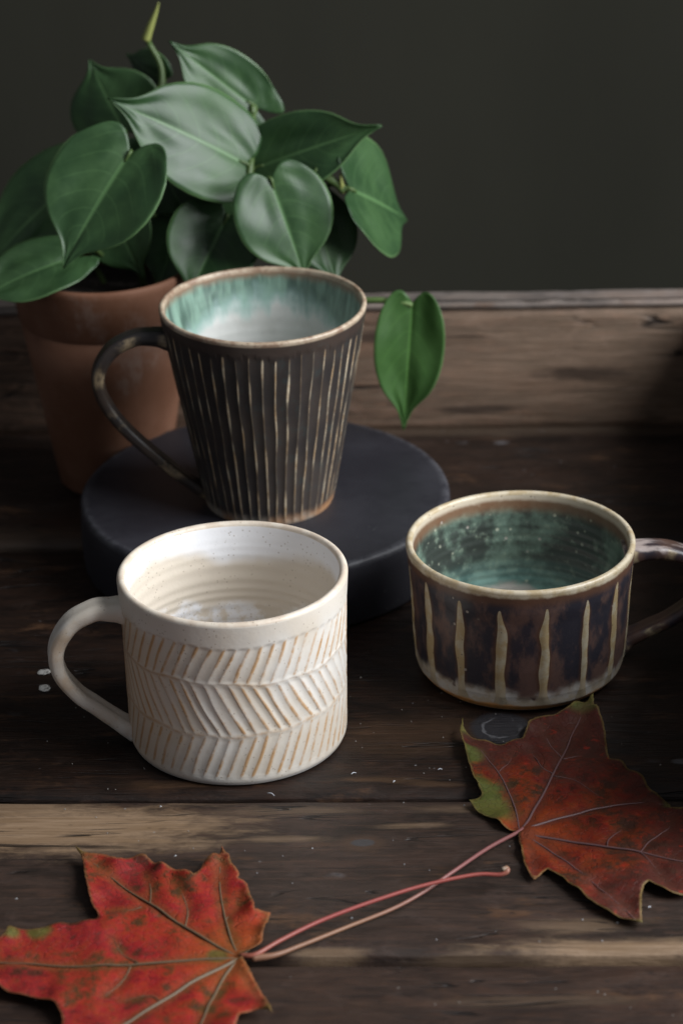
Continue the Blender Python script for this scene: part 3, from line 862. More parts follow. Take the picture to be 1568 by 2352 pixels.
# ------------------------------------------------------------------ potted plant
PX, PY = -0.110, 1.257
plant = tag(empty('potted_plant', (PX, PY, 0.0010)), 'heart-leaved green plant in a terracotta pot behind the mugs', 'plant')
g = G('terracotta')
P = g.obj()
n1 = g.noise(P, 26, 5, 0.6); n2 = g.noise(P, 300, 3)
c = g.mix(g.step(n1, 0.35, 0.65), (0.1286, 0.0543, 0.0279), (0.1763, 0.0823, 0.0485))
c = g.mix(g.mul(g.step(g.noise(P, 60, 4), 0.56, 0.7), 0.25), c, (0.2204, 0.1323, 0.0881))
c = g.mix(g.mul(g.step(g.noise(g.mapv(P, (1, 1, 0.6), (3, 0, 0)), 33, 5, 0.7), 0.57, 0.70), 0.28), c, (0.2880, 0.2400, 0.2080))
g.bump(g.add(g.mul(n1, 0.6), g.mul(n2, 0.3)), 0.25, 0.0008)
g.fin(c, 0.72, 0.3)
m_pot = g.m
def lathe(name, prof, ns=96):
    V, Fc = [], []
    for r, z in prof:
        for k in range(ns):
            t = 2 * math.pi * k / ns
            V.append((r * math.cos(t), r * math.sin(t), z))
    for i in range(len(prof) - 1):
        for k in range(ns):
            a, b = i * ns + k, i * ns + (k + 1) % ns
            Fc.append((a, b, b + ns, a + ns))
    return mesh_np(name, V, Fc)
pot = link('pot', lathe('pot', [(0, 0.0), (0.0235, 0.0), (0.0258, 0.0006), (0.0268, 0.002), (0.0312, 0.029), (0.0366, 0.063), (0.0408, 0.0884), (0.0384, 0.0884), (0.0335, 0.0633), (0.026, 0.0106), (0, 0.0106)]), m_pot, plant)
link('rim', lathe('pot_rim', [(0.0400, 0.0871), (0.0407, 0.0871), (0.0411, 0.0877), (0.0443, 0.1097), (0.0445, 0.1120), (0.0439, 0.1133), (0.0427, 0.1137), (0.0415, 0.1131), (0.0409, 0.1108), (0.0387, 0.0878), (0.0400, 0.0871)]), m_pot, pot)
gs = G('soil')
P = gs.obj()
gs.fin(gs.mix(gs.noise(P, 260, 4), (0.006, 0.005, 0.004), (0.03, 0.021, 0.014)), 0.95)
V, Fc = [], []
nr, ns = 16, 64
for i in range(nr + 1):
    for k in range(ns):
        r = 0.0392 * i / nr
        t = 2 * math.pi * k / ns
        x, y = r * math.cos(t), r * math.sin(t)
        V.append((x, y, 0.095 + 0.0022 * mnoise.noise(Vector((x * 160, y * 160, 1))) + 0.0015 * mnoise.noise(Vector((x * 400, y * 400, 4)))))
for i in range(nr):
    for k in range(ns):
        a, b = i * ns + k, i * ns + (k + 1) % ns
        Fc.append((a, a + ns, b + ns, b))
link('soil', mesh_np('soil', V, Fc), gs.m, plant)

def leaf_mat(name, dark, lit, rough=0.34, transl=0.06, vein=(0.10, 0.20, 0.075)):
    g = G(name)
    P = g.obj()
    u, v = g.attr('lu'), g.attr('lv')
    av = g.math('ABSOLUTE', v)
    n1 = g.noise(P, 45, 4, 0.6)
    c = g.mix(g.step(n1, 0.34, 0.66), dark, lit)
    # arching side veins
    ph = g.math('SUBTRACT', g.mul(u, 7.0), g.mul(g.math('POWER', av, 1.3), 2.4))
    fr = g.math('ABSOLUTE', g.math('SUBTRACT', g.math('FRACT', ph), 0.5))
    sv = g.mul(g.step(fr, 0.08, 0.0), g.step(av, 0.95, 0.5))
    mid = g.step(av, 0.055, 0.015)
    c = g.mix(g.mul(sv, 0.18), c, vein)
    c = g.mix(g.mul(mid, 0.6), c, vein)
    c = g.mix(g.mul(g.step(av, 0.955, 0.995), 0.45), c, (0.16, 0.28, 0.11))
    g.bump(g.add(g.mul(sv, -0.12), g.add(g.mul(mid, -0.8), g.mul(g.noise(P, 150, 3), 0.5))), 0.25, 0.0006)
    g.fin(c, g.add(rough, g.mul(g.math('SUBTRACT', n1, 0.5), 0.35)), 0.38)
    tr = g.t.nodes.new('ShaderNodeBsdfTranslucent')
    g.put(tr.inputs['Color'], g.mix(0.5, c, (lit[0] * 2.2, lit[1] * 2.4, lit[2] * 0.9)))
    mx = g.t.nodes.new('ShaderNodeMixShader')
    mx.inputs[0].default_value = transl
    g.t.links.new(g.bsdf.outputs[0], mx.inputs[1])
    g.t.links.new(tr.outputs[0], mx.inputs[2])
    g.t.links.new(mx.outputs[0], g.out.inputs[0])
    return g.m
m_leaf = leaf_mat('leaf_green', (0.0213, 0.0540, 0.0191), (0.0373, 0.0857, 0.0286), 0.42)
m_leafy = leaf_mat('leaf_young_green', (0.0444, 0.1122, 0.0272), (0.0630, 0.1496, 0.0382), 0.42, 0.30, (0.16, 0.36, 0.09))
gst = G('stem_green'); gst.fin((0.060, 0.100, 0.028), 0.45, 0.4)
gsh = G('shoot_yellow'); gsh.fin((0.24, 0.26, 0.075), 0.5, 0.4)

LW = [(0, 0.74), (0.05, 0.835), (0.12, 0.925), (0.22, 0.985), (0.33, 1.0), (0.44, 0.97), (0.54, 0.89), (0.63, 0.765), (0.70, 0.62), (0.755, 0.45), (0.80, 0.31), (0.84, 0.205), (0.89, 0.125), (0.94, 0.07), (1, 0.004)]
def leaf_mesh(name, base, tip, width, nh, fold=0.18, droop=0.10, lobe=0.20, curl=0.0, seed=0, rows=34, cols=25, wavy=0.02, asym=0.0, tipbend=0.0, side=None, basew=1.0, pucker=1.0):
    base, tip = Vector(base), Vector(tip)
    a = tip - base
    L = a.length
    a.normalize()
    nh = Vector(nh).normalized()
    n = (nh - a * nh.dot(a)).normalized()
    s = a.cross(n).normalized()
    if side is not None:                            # the way the blade's width runs
        s = (Vector(side) - a * Vector(side).dot(a)).normalized()
        n = s.cross(a).normalized()
        if n.dot(nh) < 0: s, n = -s, -n
    us = np.linspace(0, 1, rows) ** 1.15
    V, Fc, lu, lv = [], [], [], []
    xs = np.array([p[0] for p in LW]); ys = np.array([p[1] for p in LW])
    for u in us:
        ub = min(1.0, u / 0.32); wv = np.interp(u, xs, ys) * width / 2 * (basew + (1 - basew) * ub * ub * (3 - 2 * ub))
        for j in range(cols):
            v = -1 + 2 * j / (cols - 1)
            av = abs(v)
            q = math.sin(min(1.0, av / 0.50) * math.pi / 2) ** 0.9 if av < 0.50 else 1.0 - 0.85 * ((av - 0.50) / 0.50) ** 2.2
            back = lobe * L * (1 - u) ** 3 * q
            along = u * L - back
            x = v * wv * (1 + asym * (1 if v > 0 else -1))
            hz = fold * wv * (av ** 1.35)                                   # sides rise into a shallow V
            hz -= curl * wv * av ** 3
            hz -= droop * L * (u - 0.45) ** 2 * 1.6 - droop * L * 0.3      # arched along the midrib
            hz -= tipbend * L * max(0, u - 0.7) ** 2 * 4
            ph = (u * 7.0 - 2.4 * av ** 1.3)
            phi = math.atan2(abs(x), along + 0.16 * L)                      # puckers fan out from the stalk between the main veins
            hz += pucker * 0.0085 * L * math.cos(phi * 11.0) * min(1, av * 2.2) * (1 - av ** 4) * max(0.0, 1 - u * 1.15)
            hz += wavy * L * math.sin(5 * u + seed + (2 if v > 0 else 0)) * av ** 2
            hz -= 0.012 * L * math.exp(-(av / 0.07) ** 2) * (1 - u)
            hz += 0.028 * L * mnoise.noise(Vector((u * 3.1 + seed * 3.3, v * 1.9, seed))) * min(1, av * 3)
            p = base + a * along + s * x + n * hz
            V.append(tuple(p)); lu.append(u); lv.append(v)
    for i in range(rows - 1):
        for j in range(cols - 1):
            b = i * cols + j
            Fc.append((b, b + 1, b + cols + 1, b + cols))
    return mesh_np(name, V, Fc, {'lu': lu, 'lv': lv})
org = Vector((PX, PY, 0.0010))
tocam = (CAM - Vector((PX, PY, 0.15))).normalized()
def loc(px, py, y): return ony(px, py, y) - org
def add_leaf(b, t, wpx, nh, stem=None, mat=None, **kw):
    """b, t = (px, py, y): where the stalk joins the blade, and the blade's tip; wpx = width in metres; nh = way the face looks"""
    B, T = loc(*b), loc(*t)
    me = leaf_mesh('leaf', B, T, wpx, nh, **kw)
    o = link('leaf', me, mat or m_leaf, plant)
    md = o.modifiers.new('thickness', 'SOLIDIFY'); md.thickness = 0.0005; md.offset = 0
    if stem is not None:
        S = loc(*stem) if len(stem) == 3 else Vector(stem[1:])
        mid = (B + S) * 0.5 + Vector((0, 0, 0.006))
        pm = tube_mesh('petiole', [S, mid, B - (T - B).normalized() * 0.0015, B + (T - B).normalized() * 0.004], [0.0013, 0.0010, 0.0009, 0.0005], 16, 8)
        link('petiole', pm, gst.m, o)
    return o
C1 = tuple(tocam)
def nrm(x=0.0, y=0.0, z=0.0):
    """camera-facing normal leaned by (x right, y away, z up)"""
    return (tocam.x + x, tocam.y + y, tocam.z + z)
# front-left heart
add_leaf((297, 354, 1.222), (143, 613, 1.195), 0.0560, nrm(-0.42, 0, 0.10), (300, 420, 1.258), fold=0.22, droop=0.10, lobe=0.17, seed=1, tipbend=0.08)
# broad centre leaf, tip to the upper left
add_leaf((566, 377, 1.258), (248, 227, 1.240), 0.0520, nrm(0.42, 0, 0.26), (560, 470, 1.262), fold=0.06, droop=0.10, lobe=0.05, seed=2, tipbend=-0.05)
# right of centre, tip pointing right
add_leaf((588, 385, 1.266), (874, 288, 1.250), 0.0375, nrm(-0.1, 0, 0.2), (570, 480, 1.258), fold=0.25, droop=0.08, lobe=0.06, seed=3)
# centre front heart above the tall mug
add_leaf((622, 416, 1.236), (702, 645, 1.226), 0.0470, nrm(0.12, 0, 0.22), (560, 500, 1.255), fold=0.09, droop=0.08, lobe=0.14, seed=4)
# upper, foreshortened
add_leaf((582, 244, 1.288), (389, 95, 1.285), 0.0330, nrm(-0.45, 0, 0.55), (560, 420, 1.262), fold=0.10, droop=-0.04, lobe=0.26, seed=5)
# right-hand narrow leaf seen at an angle
add_leaf((808, 436, 1.246), (936, 505, 1.280), 0.0600, nrm(0.3, 0, 0.15), (705, 470, 1.258), fold=0.10, droop=0.06, lobe=0.20, seed=6, side=tuple(rt * 0.32 - up * 0.95))
# dark leaves, left
add_leaf((190, 400, 1.296), (-30, 610, 1.284), 0.0500, nrm(-1.3, 0, -0.1), (250, 470, 1.270), fold=0.18, droop=0.12, seed=7)
add_leaf((168, 592, 1.234), (-60, 690, 1.212), 0.0340, nrm(-1.2, 0, 0.0), (240, 590, 1.255), fold=0.12, droop=0.14, seed=8)
# upper-left dark leaf
add_leaf((285, 300, 1.300), (206, 138, 1.310), 0.0470, nrm(-0.35, 0, -0.1), (295, 420, 1.275), fold=-0.15, droop=0.10, lobe=0.12, seed=9)
# small dark leaf under the shoot
add_leaf((372, 180, 1.318), (290, 125, 1.330), 0.0220, nrm(-0.5, 0, -0.5), (350, 300, 1.285), fold=-0.2, droop=0.1, seed=10)
# low centre leaf
add_leaf((520, 500, 1.248), (430, 690, 1.225), 0.0440, nrm(-0.15, 0, 0.1), (470, 590, 1.262), fold=0.28, droop=0.10, lobe=0.14, seed=11)
# behind the centre front heart
add_leaf((715, 470, 1.256), (775, 660, 1.235), 0.0340, nrm(0.3, 0, 0.1), (600, 560, 1.262), fold=0.14, droop=0.1, seed=12)
# dark leaves deep in the pot
add_leaf((400, 430, 1.290), (330, 605, 1.275), 0.0380, nrm(0, 0, 0), (380, 560, 1.275), fold=0.1, droop=0.1, seed=13)
add_leaf((470, 440, 1.300), (560, 610, 1.290), 0.0420, nrm(0.2, 0, 0), (430, 560, 1.275), fold=0.1, droop=0.1, seed=14)
grn = G('runner_green'); grn.fin((0.12, 0.19, 0.06), 0.45, 0.4)
add_leaf((345, 330, 1.270), (440, 520, 1.262), 0.0380, nrm(-0.2, 0, 0.1), (360, 480, 1.272), fold=0.15, droop=0.1, lobe=0.14, seed=16)
add_leaf((250, 470, 1.262), (330, 640, 1.246), 0.0360, nrm(-0.5, 0, 0.0), (300, 560, 1.264), fold=0.15, droop=0.1, lobe=0.14, seed=17)
add_leaf((420, 520, 1.262), (360, 665, 1.244), 0.0330, nrm(-0.3, 0, 0.2), (420, 600, 1.266), fold=0.15, droop=0.1, lobe=0.14, seed=18)
# trailing young leaf right of the tall mug
add_leaf((946, 697, 1.232), (926, 988, 1.222), 0.0330, nrm(-0.1, 0, 0.0), None, m_leafy, fold=0.30, droop=0.05, lobe=0.10, basew=1.0, pucker=0.3, seed=15, wavy=0.012)
link('runner', tube_mesh('runner', [loc(640, 600, 1.262), loc(720, 672, 1.250), loc(800, 690, 1.240), loc(870, 690, 1.234), loc(920, 694, 1.232), loc(946, 701, 1.2315)], [0.0017, 0.0016, 0.0015, 0.0012], 28, 8), grn.m, plant)
# stems rising from the soil
def stem(pts, r=(0.0018, 0.0015), mat=None, name='stem'):
    link(name, tube_mesh(name, [Vector(p) if len(p) == 4 else loc(*p) for p in pts], list(r), 24, 8), mat or gst.m, plant)
stem([(330, 660, 1.262), (310, 520, 1.260), (300, 400, 1.258), (285, 300, 1.285)])
stem([(360, 650, 1.275), (350, 470, 1.278), (352, 300, 1.290), (372, 170, 1.312), (340, 95, 1.318)])
stem([(480, 660, 1.262), (540, 520, 1.258), (572, 400, 1.256), (580, 300, 1.280), (580, 240, 1.288)])
stem([(520, 650, 1.258), (600, 540, 1.258), (690, 440, 1.256), (740, 400, 1.250), (790, 440, 1.246)], (0.0020, 0.0016))
stem([(240, 650, 1.262), (200, 560, 1.262), (180, 420, 1.278)], (0.0014, 0.0012))
stem([(722, 390, 1.250), (760, 415, 1.248), (808, 440, 1.246)], (0.0020, 0.0018))
stem([(786, 440, 1.247), (784, 420, 1.246), (782, 398, 1.246)], (0.0018, 0.0004), gsh.m, 'bud')
stem([(335, 92, 1.318), (346, 60, 1.318), (358, 28, 1.318), (365, 6, 1.318)], (0.0022, 0.0018, 0.0010, 0.0003), gsh.m, 'bud')

# ------------------------------------------------------------------ maple leaves
def maple_mat(name, reds, edgec, seed, dark_amt, green_amt, veinc=(0.070, 0.028, 0.018), fleck=(0.30, 0.025, 0.012)):
    g = G(name)
    P = g.obj()
    Q = g.mapv(P, loc=(seed, seed * 2, 0))
    ed, rad, vd = g.attr('edge'), g.attr('rad'), g.attr('vd')
    gr = g.attr('greenish')
    n1 = g.noise(Q, 40, 5, 0.65, 0.4); n2 = g.noise(Q, 130, 5, 0.7); n3 = g.noise(Q, 420, 4, 0.7)
    t = g.add(g.mul(n1, 0.62), g.mul(n2, 0.48))
    c = g.ramp(t, [(0.43, reds[0]), (0.50, reds[1]), (0.575, reds[2]), (0.65, reds[3])])
    c = g.mix(g.mul(g.step(g.add(rad, g.mul(g.math('SUBTRACT', n1, 0.5), 0.5)), 0.42, 0.05), 0.65), c, reds[4])
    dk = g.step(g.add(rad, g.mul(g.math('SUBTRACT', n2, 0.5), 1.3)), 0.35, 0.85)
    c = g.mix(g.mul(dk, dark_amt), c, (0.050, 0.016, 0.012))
    c = g.mix(g.mul(g.step(n2, 0.57, 0.70), 0.55), c, (0.052, 0.024, 0.014))
    fk = g.noise(g.mapv(Q, loc=(3, 3, 0)), 230, 4, 0.75)
    c = g.mix(g.mul(g.mul(g.step(fk, 0.55, 0.68), g.step(n1, 0.40, 0.58)), 0.7), c, fleck)
    gm = g.step(g.add(gr, g.mul(g.math('SUBTRACT', n1, 0.5), 0.7)), 0.35, 0.8)
    c = g.mix(g.mul(gm, green_amt), c, (0.075, 0.090, 0.020))
    c = g.mix(g.mul(g.step(ed, 0.0011, 0.0002), 0.55), c, edgec)
    c = g.mix(g.mul(g.step(g.add(vd, g.mul(g.math('SUBTRACT', n2, 0.5), 0.006)), 0.0048, 0.0004), 0.5), c, veinc)
    # net of fine veins
    net = g.step(g.voro(Q, 330, 'DISTANCE_TO_EDGE'), 0.05, 0.0)
    c = g.mix(g.mul(net, 0.22), c, (0.05, 0.015, 0.012))
    g.bump(g.add(g.mul(net, -0.4), g.add(g.mul(n3, 0.35), g.mul(n2, 0.9))), 0.5, 0.0012)
    g.fin(c, g.add(0.44, g.mul(n2, 0.25)), 0.18)
    return g.m
def seg_dist(p, a, b):
    ab = b - a
    t = np.clip(((p - a) @ ab) / (ab @ ab), 0, 1)
    return np.linalg.norm(p - (a + t[:, None] * ab), axis=1)
def maple(label, outline, junction, veins, greens, mat, vein_mat, stalk, stalk_mat, lift, seed, zbase=0.0016, holes=()):
    root_p = onz(*junction, 0.002)
    root = tag(empty('maple_leaf', (root_p.x, root_p.y, 0.0)), label, 'leaf', 'fallen maple leaves')
    o3 = Vector((root_p.x, root_p.y, 0))
    pts = [(onz(x, y, 0.003) - o3) for x, y in outline]
    O = [np.array((p.x, p.y)) for p in pts]
    # finer, slightly ragged outline
    rng = random.Random(seed)
    D = []
    for i in range(len(O)):
        a, b = O[i], O[(i + 1) % len(O)]
        pv, nx_ = O[i - 1], O[(i + 2) % len(O)]
        n = max(2, int(np.linalg.norm(b - a) / 0.0011))
        def turn(p, q, r):
            u, v = q - p, r - q
            return (u @ v) / (np.linalg.norm(u) * np.linalg.norm(v) + 1e-9)
        ta = (b - pv) * 0.5 if turn(pv, a, b) > 0.45 else (b - a)
        tb = (nx_ - a) * 0.5 if turn(a, b, nx_) > 0.45 else (b - a)
        la = np.linalg.norm(b - a)
        ta = ta / (np.linalg.norm(ta) + 1e-9) * la; tb = tb / (np.linalg.norm(tb) + 1e-9) * la
        for k in range(n):
            f = k / n
            h1, h2, h3, h4 = 2 * f**3 - 3 * f**2 + 1, f**3 - 2 * f**2 + f, -2 * f**3 + 3 * f**2, f**3 - f**2
            q = h1 * a + h2 * ta + h3 * b + h4 * tb
            if k: q = q + np.array((rng.uniform(-1, 1), rng.uniform(-1, 1))) * 0.00016
            D.append(q)
    D = np.array(D)
    mn, mx = D.min(0), D.max(0)
    st = 0.0016
    grid = []
    for i in range(int((mx[0] - mn[0]) / st) + 1):
        for j in range(int((mx[1] - mn[1]) / st) + 1):
            grid.append((mn[0] + (i + 0.5 * (j % 2)) * st, mn[1] + j * st))
    Gp = np.array(grid)
    nD = len(D)
    def edge_dist(Pn):
        d = np.full(len(Pn), 9.0)
        for i in range(nD):
            d = np.minimum(d, seg_dist(Pn, D[i], D[(i + 1) % nD]))
        return d
    ins = np.zeros(len(Gp), bool)
    for i in range(nD):
        a, b = D[i], D[(i + 1) % nD]
        cond = (a[1] > Gp[:, 1]) != (b[1] > Gp[:, 1])
        xx = a[0] + (Gp[:, 1] - a[1]) / (b[1] - a[1] + 1e-12) * (b[0] - a[0])
        ins ^= cond & (Gp[:, 0] < xx)
    Gp = Gp[ins]
    Gp = Gp[edge_dist(Gp) > 0.0007]
    allp = [Vector(p) for p in D] + [Vector(p) for p in Gp]
    r = delaunay_2d_cdt(allp, [(i, (i + 1) % nD) for i in range(nD)], [], 1, 1e-7)
    P2 = np.array([tuple(p) for p in r[0]])
    tris = [tuple(f) for f in r[2]]
    ed = edge_dist(P2)
    VN = []
    for vn in veins:
        q = [(onz(x, y, 0.003) - o3) for x, y in vn[0]]
        VN.append((np.array([(p.x, p.y) for p in spline_v(q, 14)]), vn[1]))
    vd = np.full(len(P2), 9.0)
    for q, rad_ in VN:
        for i in range(len(q) - 1):
            vd = np.minimum(vd, seg_dist(P2, q[i], q[i + 1]) + (0.0 if rad_ > 0.0004 else 0.0008))
    rad = np.linalg.norm(P2, axis=1) / 0.075
    grn = np.zeros(len(P2))
    for gx, gy, grr in greens:
        p = onz(gx, gy, 0.003) - o3
        grn = np.maximum(grn, np.exp(-(np.linalg.norm(P2 - np.array((p.x, p.y)), axis=1) / grr) ** 2))
    def zof(Pn, edn, vdn):
        z = np.full(len(Pn), zbase)
        for i, p in enumerate(Pn):
            nz = mnoise.noise(Vector((p[0] * 38 + seed, p[1] * 38, seed)))
            nz2 = mnoise.noise(Vector((p[0] * 110 + seed, p[1] * 110, seed + 3)))
            rr_ = min(1.0, math.hypot(p[0], p[1]) / 0.05)
            e = math.exp(-edn[i] / 0.006)
            z[i] += lift * (0.35 + 0.65 * nz) * rr_ * 0.8 + lift * 0.9 * e * (0.5 + nz2) + 0.0005 * nz2
            z[i] += 0.0010 * min(1, vdn[i] / 0.006)               # blade bulges between the veins
            z[i] = max(z[i], 0.0014)
        return z
    z = zof(P2, ed, vd)
    me = mesh_np('blade', np.column_stack([P2, z]), tris, {'edge': ed, 'rad': rad, 'vd': vd, 'greenish': grn})
    bl = link('blade', me, mat, root)
    # face up
    if me.polygons[0].normal.z < 0: me.flip_normals()
    md = bl.modifiers.new('thickness', 'SOLIDIFY'); md.thickness = 0.0003; md.offset = -1
    for q, rad_ in VN:
        d0 = np.zeros(len(q))
        zq = zof(q, np.full(len(q), 0.01), d0) + rad_ * 0.35
        link('vein', tube_mesh('vein', np.column_stack([q, zq]), [rad_, rad_ * 0.75, rad_ * 0.3], 26, 6), vein_mat, bl)
    sp_ = [(onz(x, y, zz) - o3) for x, y, zz in stalk[0]]
    link('stalk', tube_mesh('stalk', sp_, stalk[1], 60, 10), stalk_mat, root)
    return root
def spline_v(q, n):
    return spline([(p.x, p.y) for p in q], n) if False else [Vector((a[0], a[1])) for a in spline([(p.x, p.y) for p in q], n)]
def stalk_material(name, stops):
    g = G(name)
    al = g.attr('along')
    c = g.ramp(al, stops)
    c = g.mix(g.mul(g.noise(g.obj(), 300, 3), 0.35), c, (0.12, 0.045, 0.035))
    return g.fin(c, 0.42, 0.45)

c5 = lambda L: [(940.8 + 0.4 * x, 1568 + 0.4 * y) for x, y in L]
c6 = lambda L: [(0.5 * x, 1787.5 + 0.5 * y) for x, y in L]
out_r = c5([(625, 850), (540, 832), (470, 782), (400, 742), (340, 690), (410, 660), (393, 612), (370, 560), (342, 485), (312, 385), (290, 290), (302, 218), (318, 285), (375, 320), (440, 345), (505, 350), (580, 345), (630, 325), (675, 262), (715, 212), (800, 203), (860, 180), (930, 145), (1000, 115), (1050, 70), (1060, 140), (1085, 190), (1110, 250), (1130, 350), (1143, 440), (1200, 455), (1260, 515), (1330, 560), (1400, 640), (1488, 698), (1500, 730), (1580, 745), (1700, 770), (1800, 900), (1920, 1010), (1850, 1060), (1780, 1150), (1690, 1200), (1568, 1225), (1480, 1220), (1410, 1190), (1370, 1170), (1340, 1195), (1325, 1265), (1334, 1392), (1250, 1372), (1150, 1330), (1070, 1288), (1000, 1232), (900, 1150), (832, 1097), (790, 1075), (760, 1085), (710, 1132), (672, 1075), (650, 1010), (632, 940), (622, 885)])
J5 = c5([(632, 852)])[0]
ve_r = [(c5([(632, 852), (700, 740), (790, 590), (870, 430), (940, 270), (1030, 120)]), 0.00060),
        (c5([(634, 854), (760, 800), (900, 760), (1100, 715), (1280, 690), (1460, 700)]), 0.00060),
        (c5([(640, 860), (900, 900), (1140, 945), (1320, 975), (1568, 1020), (1850, 1050)]), 0.00055),
        (c5([(630, 848), (600, 700), (530, 560), (440, 430), (340, 310)]), 0.00042),
        (c5([(640, 865), (760, 925), (900, 1020), (1030, 1130), (1300, 1360)]), 0.00042),
        (c5([(640, 880), (685, 950), (712, 1040), (705, 1110)]), 0.00032),
        (c5([(815, 525), (750, 480), (690, 380)]), 0.00028), (c5([(870, 425), (800, 340), (755, 240)]), 0.00028),
        (c5([(880, 440), (970, 420), (1100, 430)]), 0.00024), (c5([(820, 540), (950, 560), (1080, 640)]), 0.00020),
        (c5([(1130, 945), (1145, 890), (1230, 820)]), 0.00028), (c5([(1320, 975), (1370, 910), (1480, 840), (1495, 780)]), 0.00028),
        (c5([(1320, 975), (1400, 1050), (1480, 1180)]), 0.00024), (c5([(1000, 1100), (1010, 1150), (1060, 1120)]), 0.00022), (c5([(510, 520), (560, 470), (600, 390)]), 0.00020)]
reds_r = [(0.0302, 0.0100, 0.0059), (0.1303, 0.0123, 0.0066), (0.1681, 0.0260, 0.0066), (0.0353, 0.0199, 0.0059), (0.2522, 0.0445, 0.0079)]
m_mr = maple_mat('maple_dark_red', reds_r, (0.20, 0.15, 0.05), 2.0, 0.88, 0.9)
gv = G('vein_mauve'); gv.fin((0.115, 0.060, 0.060), 0.5, 0.4)
m_sr = stalk_material('stalk_mauve', [(0.0, (0.20, 0.070, 0.070)), (0.35, (0.24, 0.090, 0.085)), (0.65, (0.26, 0.130, 0.070)), (1.0, (0.22, 0.11, 0.065))])
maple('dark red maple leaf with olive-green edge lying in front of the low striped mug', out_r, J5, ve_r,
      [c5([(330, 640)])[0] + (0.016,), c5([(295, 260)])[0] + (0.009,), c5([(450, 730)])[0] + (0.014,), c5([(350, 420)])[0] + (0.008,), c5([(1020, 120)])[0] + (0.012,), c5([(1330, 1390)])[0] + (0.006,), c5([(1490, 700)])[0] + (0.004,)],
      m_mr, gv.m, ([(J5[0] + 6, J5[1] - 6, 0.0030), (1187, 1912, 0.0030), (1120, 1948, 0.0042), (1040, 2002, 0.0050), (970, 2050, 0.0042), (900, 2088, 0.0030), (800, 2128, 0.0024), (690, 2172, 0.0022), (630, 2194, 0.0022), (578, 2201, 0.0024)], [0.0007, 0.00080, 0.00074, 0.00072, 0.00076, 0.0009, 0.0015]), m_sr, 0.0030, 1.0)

out_l = c6([(1105, 800), (1150, 790), (1192, 768), (1215, 700), (1243, 622), (1172, 628), (1152, 560), (1122, 492), (1092, 480), (1100, 458), (1060, 405), (1046, 362), (1020, 325), (1000, 368), (942, 410), (920, 448), (890, 470), (840, 450), (740, 410), (682, 372), (645, 360), (590, 375), (540, 395), (480, 370), (400, 362), (350, 330), (380, 390), (390, 450), (405, 530), (430, 600), (452, 640), (430, 662), (340, 680), (250, 692), (180, 715), (100, 708), (50, 716), (20, 750), (-40, 765), (-150, 790), (-240, 850), (-150, 900), (-70, 930), (0, 972), (60, 1000), (130, 1014), (200, 1030), (250, 1052), (280, 1092), (290, 1135), (262, 1200), (200, 1290), (160, 1400), (250, 1370), (330, 1400), (420, 1360), (560, 1310), (640, 1290), (700, 1330), (760, 1420), (830, 1490), (860, 1400), (930, 1320), (1020, 1290), (1060, 1230), (1085, 1160), (1108, 1110), (1142, 1084), (1190, 1074), (1252, 1104), (1222, 1040), (1182, 950), (1140, 872), (1120, 840)])
J6 = c6([(1100, 818)])[0]
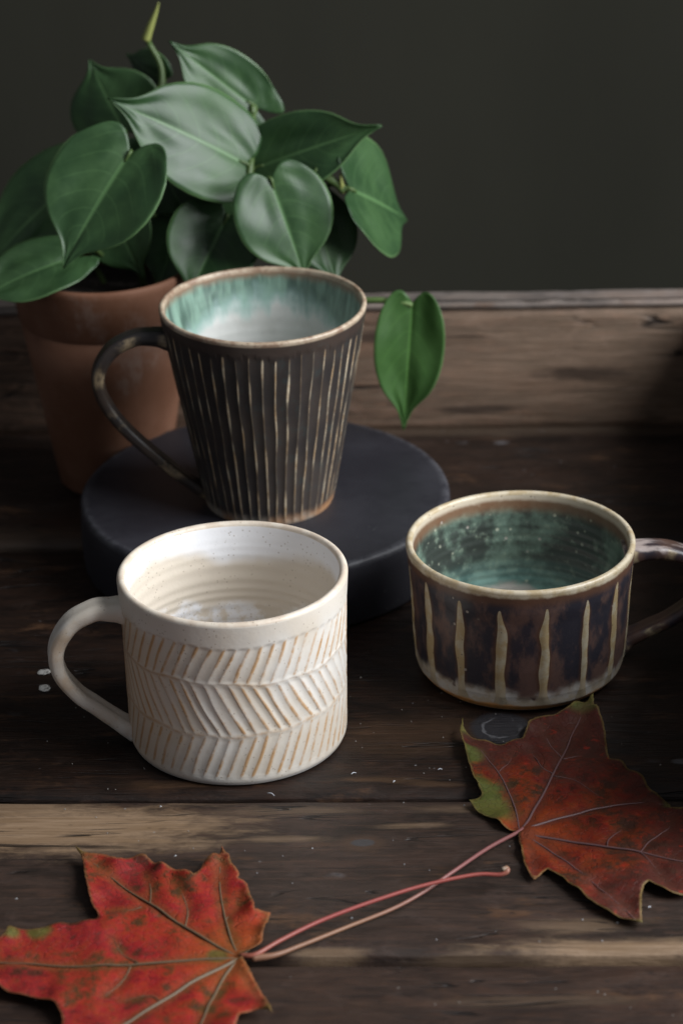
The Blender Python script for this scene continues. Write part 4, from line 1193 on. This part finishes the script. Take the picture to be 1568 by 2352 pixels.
ve_l = [(c6([(1100, 818), (960, 745), (840, 675), (690, 575), (560, 485), (400, 375)]), 0.00060),
        (c6([(1098, 820), (900, 828), (640, 852), (400, 862), (100, 850), (-200, 850)]), 0.00055),
        (c6([(1095, 822), (900, 925), (740, 1025), (600, 1110), (420, 1230), (220, 1360)]), 0.00075),
        (c6([(1090, 826), (1030, 900), (980, 1000), (930, 1120), (860, 1300)]), 0.00060),
        (c6([(1098, 812), (1060, 730), (1030, 620), (1010, 500), (1015, 360)]), 0.00050),
        (c6([(1110, 805), (1150, 770), (1190, 720), (1225, 645)]), 0.00030),
        (c6([(850, 680), (862, 600), (830, 520), (795, 480)]), 0.00030), (c6([(690, 572), (692, 500), (670, 420)]), 0.00028),
        (c6([(640, 850), (560, 800), (520, 740)]), 0.00024), (c6([(650, 590), (600, 600), (520, 600)]), 0.00022), (c6([(600, 860), (560, 930), (480, 1000)]), 0.00026),
        (c6([(740, 1025), (690, 1000), (560, 1010)]), 0.00024), (c6([(1035, 640), (1080, 600), (1110, 540)]), 0.00022), (c6([(1100, 850), (1150, 950), (1225, 1080)]), 0.00030)]
reds_l = [(0.0746, 0.0178, 0.0098), (0.2489, 0.0129, 0.0146), (0.2799, 0.0275, 0.0114), (0.0830, 0.0339, 0.0098), (0.2903, 0.0686, 0.0105)]
m_ml = maple_mat('maple_bright_red', reds_l, (0.18, 0.10, 0.04), 6.0, 0.22, 0.85, (0.115, 0.060, 0.018), (0.34, 0.030, 0.018))
gv2 = G('vein_olive'); gv2.fin((0.120, 0.085, 0.050), 0.5, 0.4)
m_sl = stalk_material('stalk_red', [(0.0, (0.26, 0.085, 0.050)), (0.3, (0.31, 0.055, 0.048)), (0.75, (0.31, 0.070, 0.055)), (0.93, (0.26, 0.145, 0.085)), (1.0, (0.24, 0.19, 0.14))])
maple('bright red maple leaf lying in the lower left corner on the worn plank', out_l, J6, ve_l,
      [c6([(360, 345)])[0] + (0.005,), c6([(50, 728)])[0] + (0.005,), c6([(1240, 1100)])[0] + (0.006,), c6([(180, 715)])[0] + (0.006,), c6([(1000, 810)])[0] + (0.005,)],
      m_ml, gv2.m, ([(J6[0] + 2, J6[1] - 2, 0.0030), (585, 2193, 0.0036), (640, 2162, 0.0042), (720, 2122, 0.0052), (800, 2090, 0.0062), (880, 2062, 0.0070), (960, 2037, 0.0076), (1040, 2018, 0.0080), (1100, 2008, 0.0080), (1143, 2009, 0.0076), (1162, 2003, 0.0082), (1163, 1994, 0.0092), (1152, 1997, 0.0098)], [0.0010, 0.00085, 0.00078, 0.00074, 0.00074, 0.0008, 0.0011, 0.0008]), m_sl, 0.0034, 5.0)
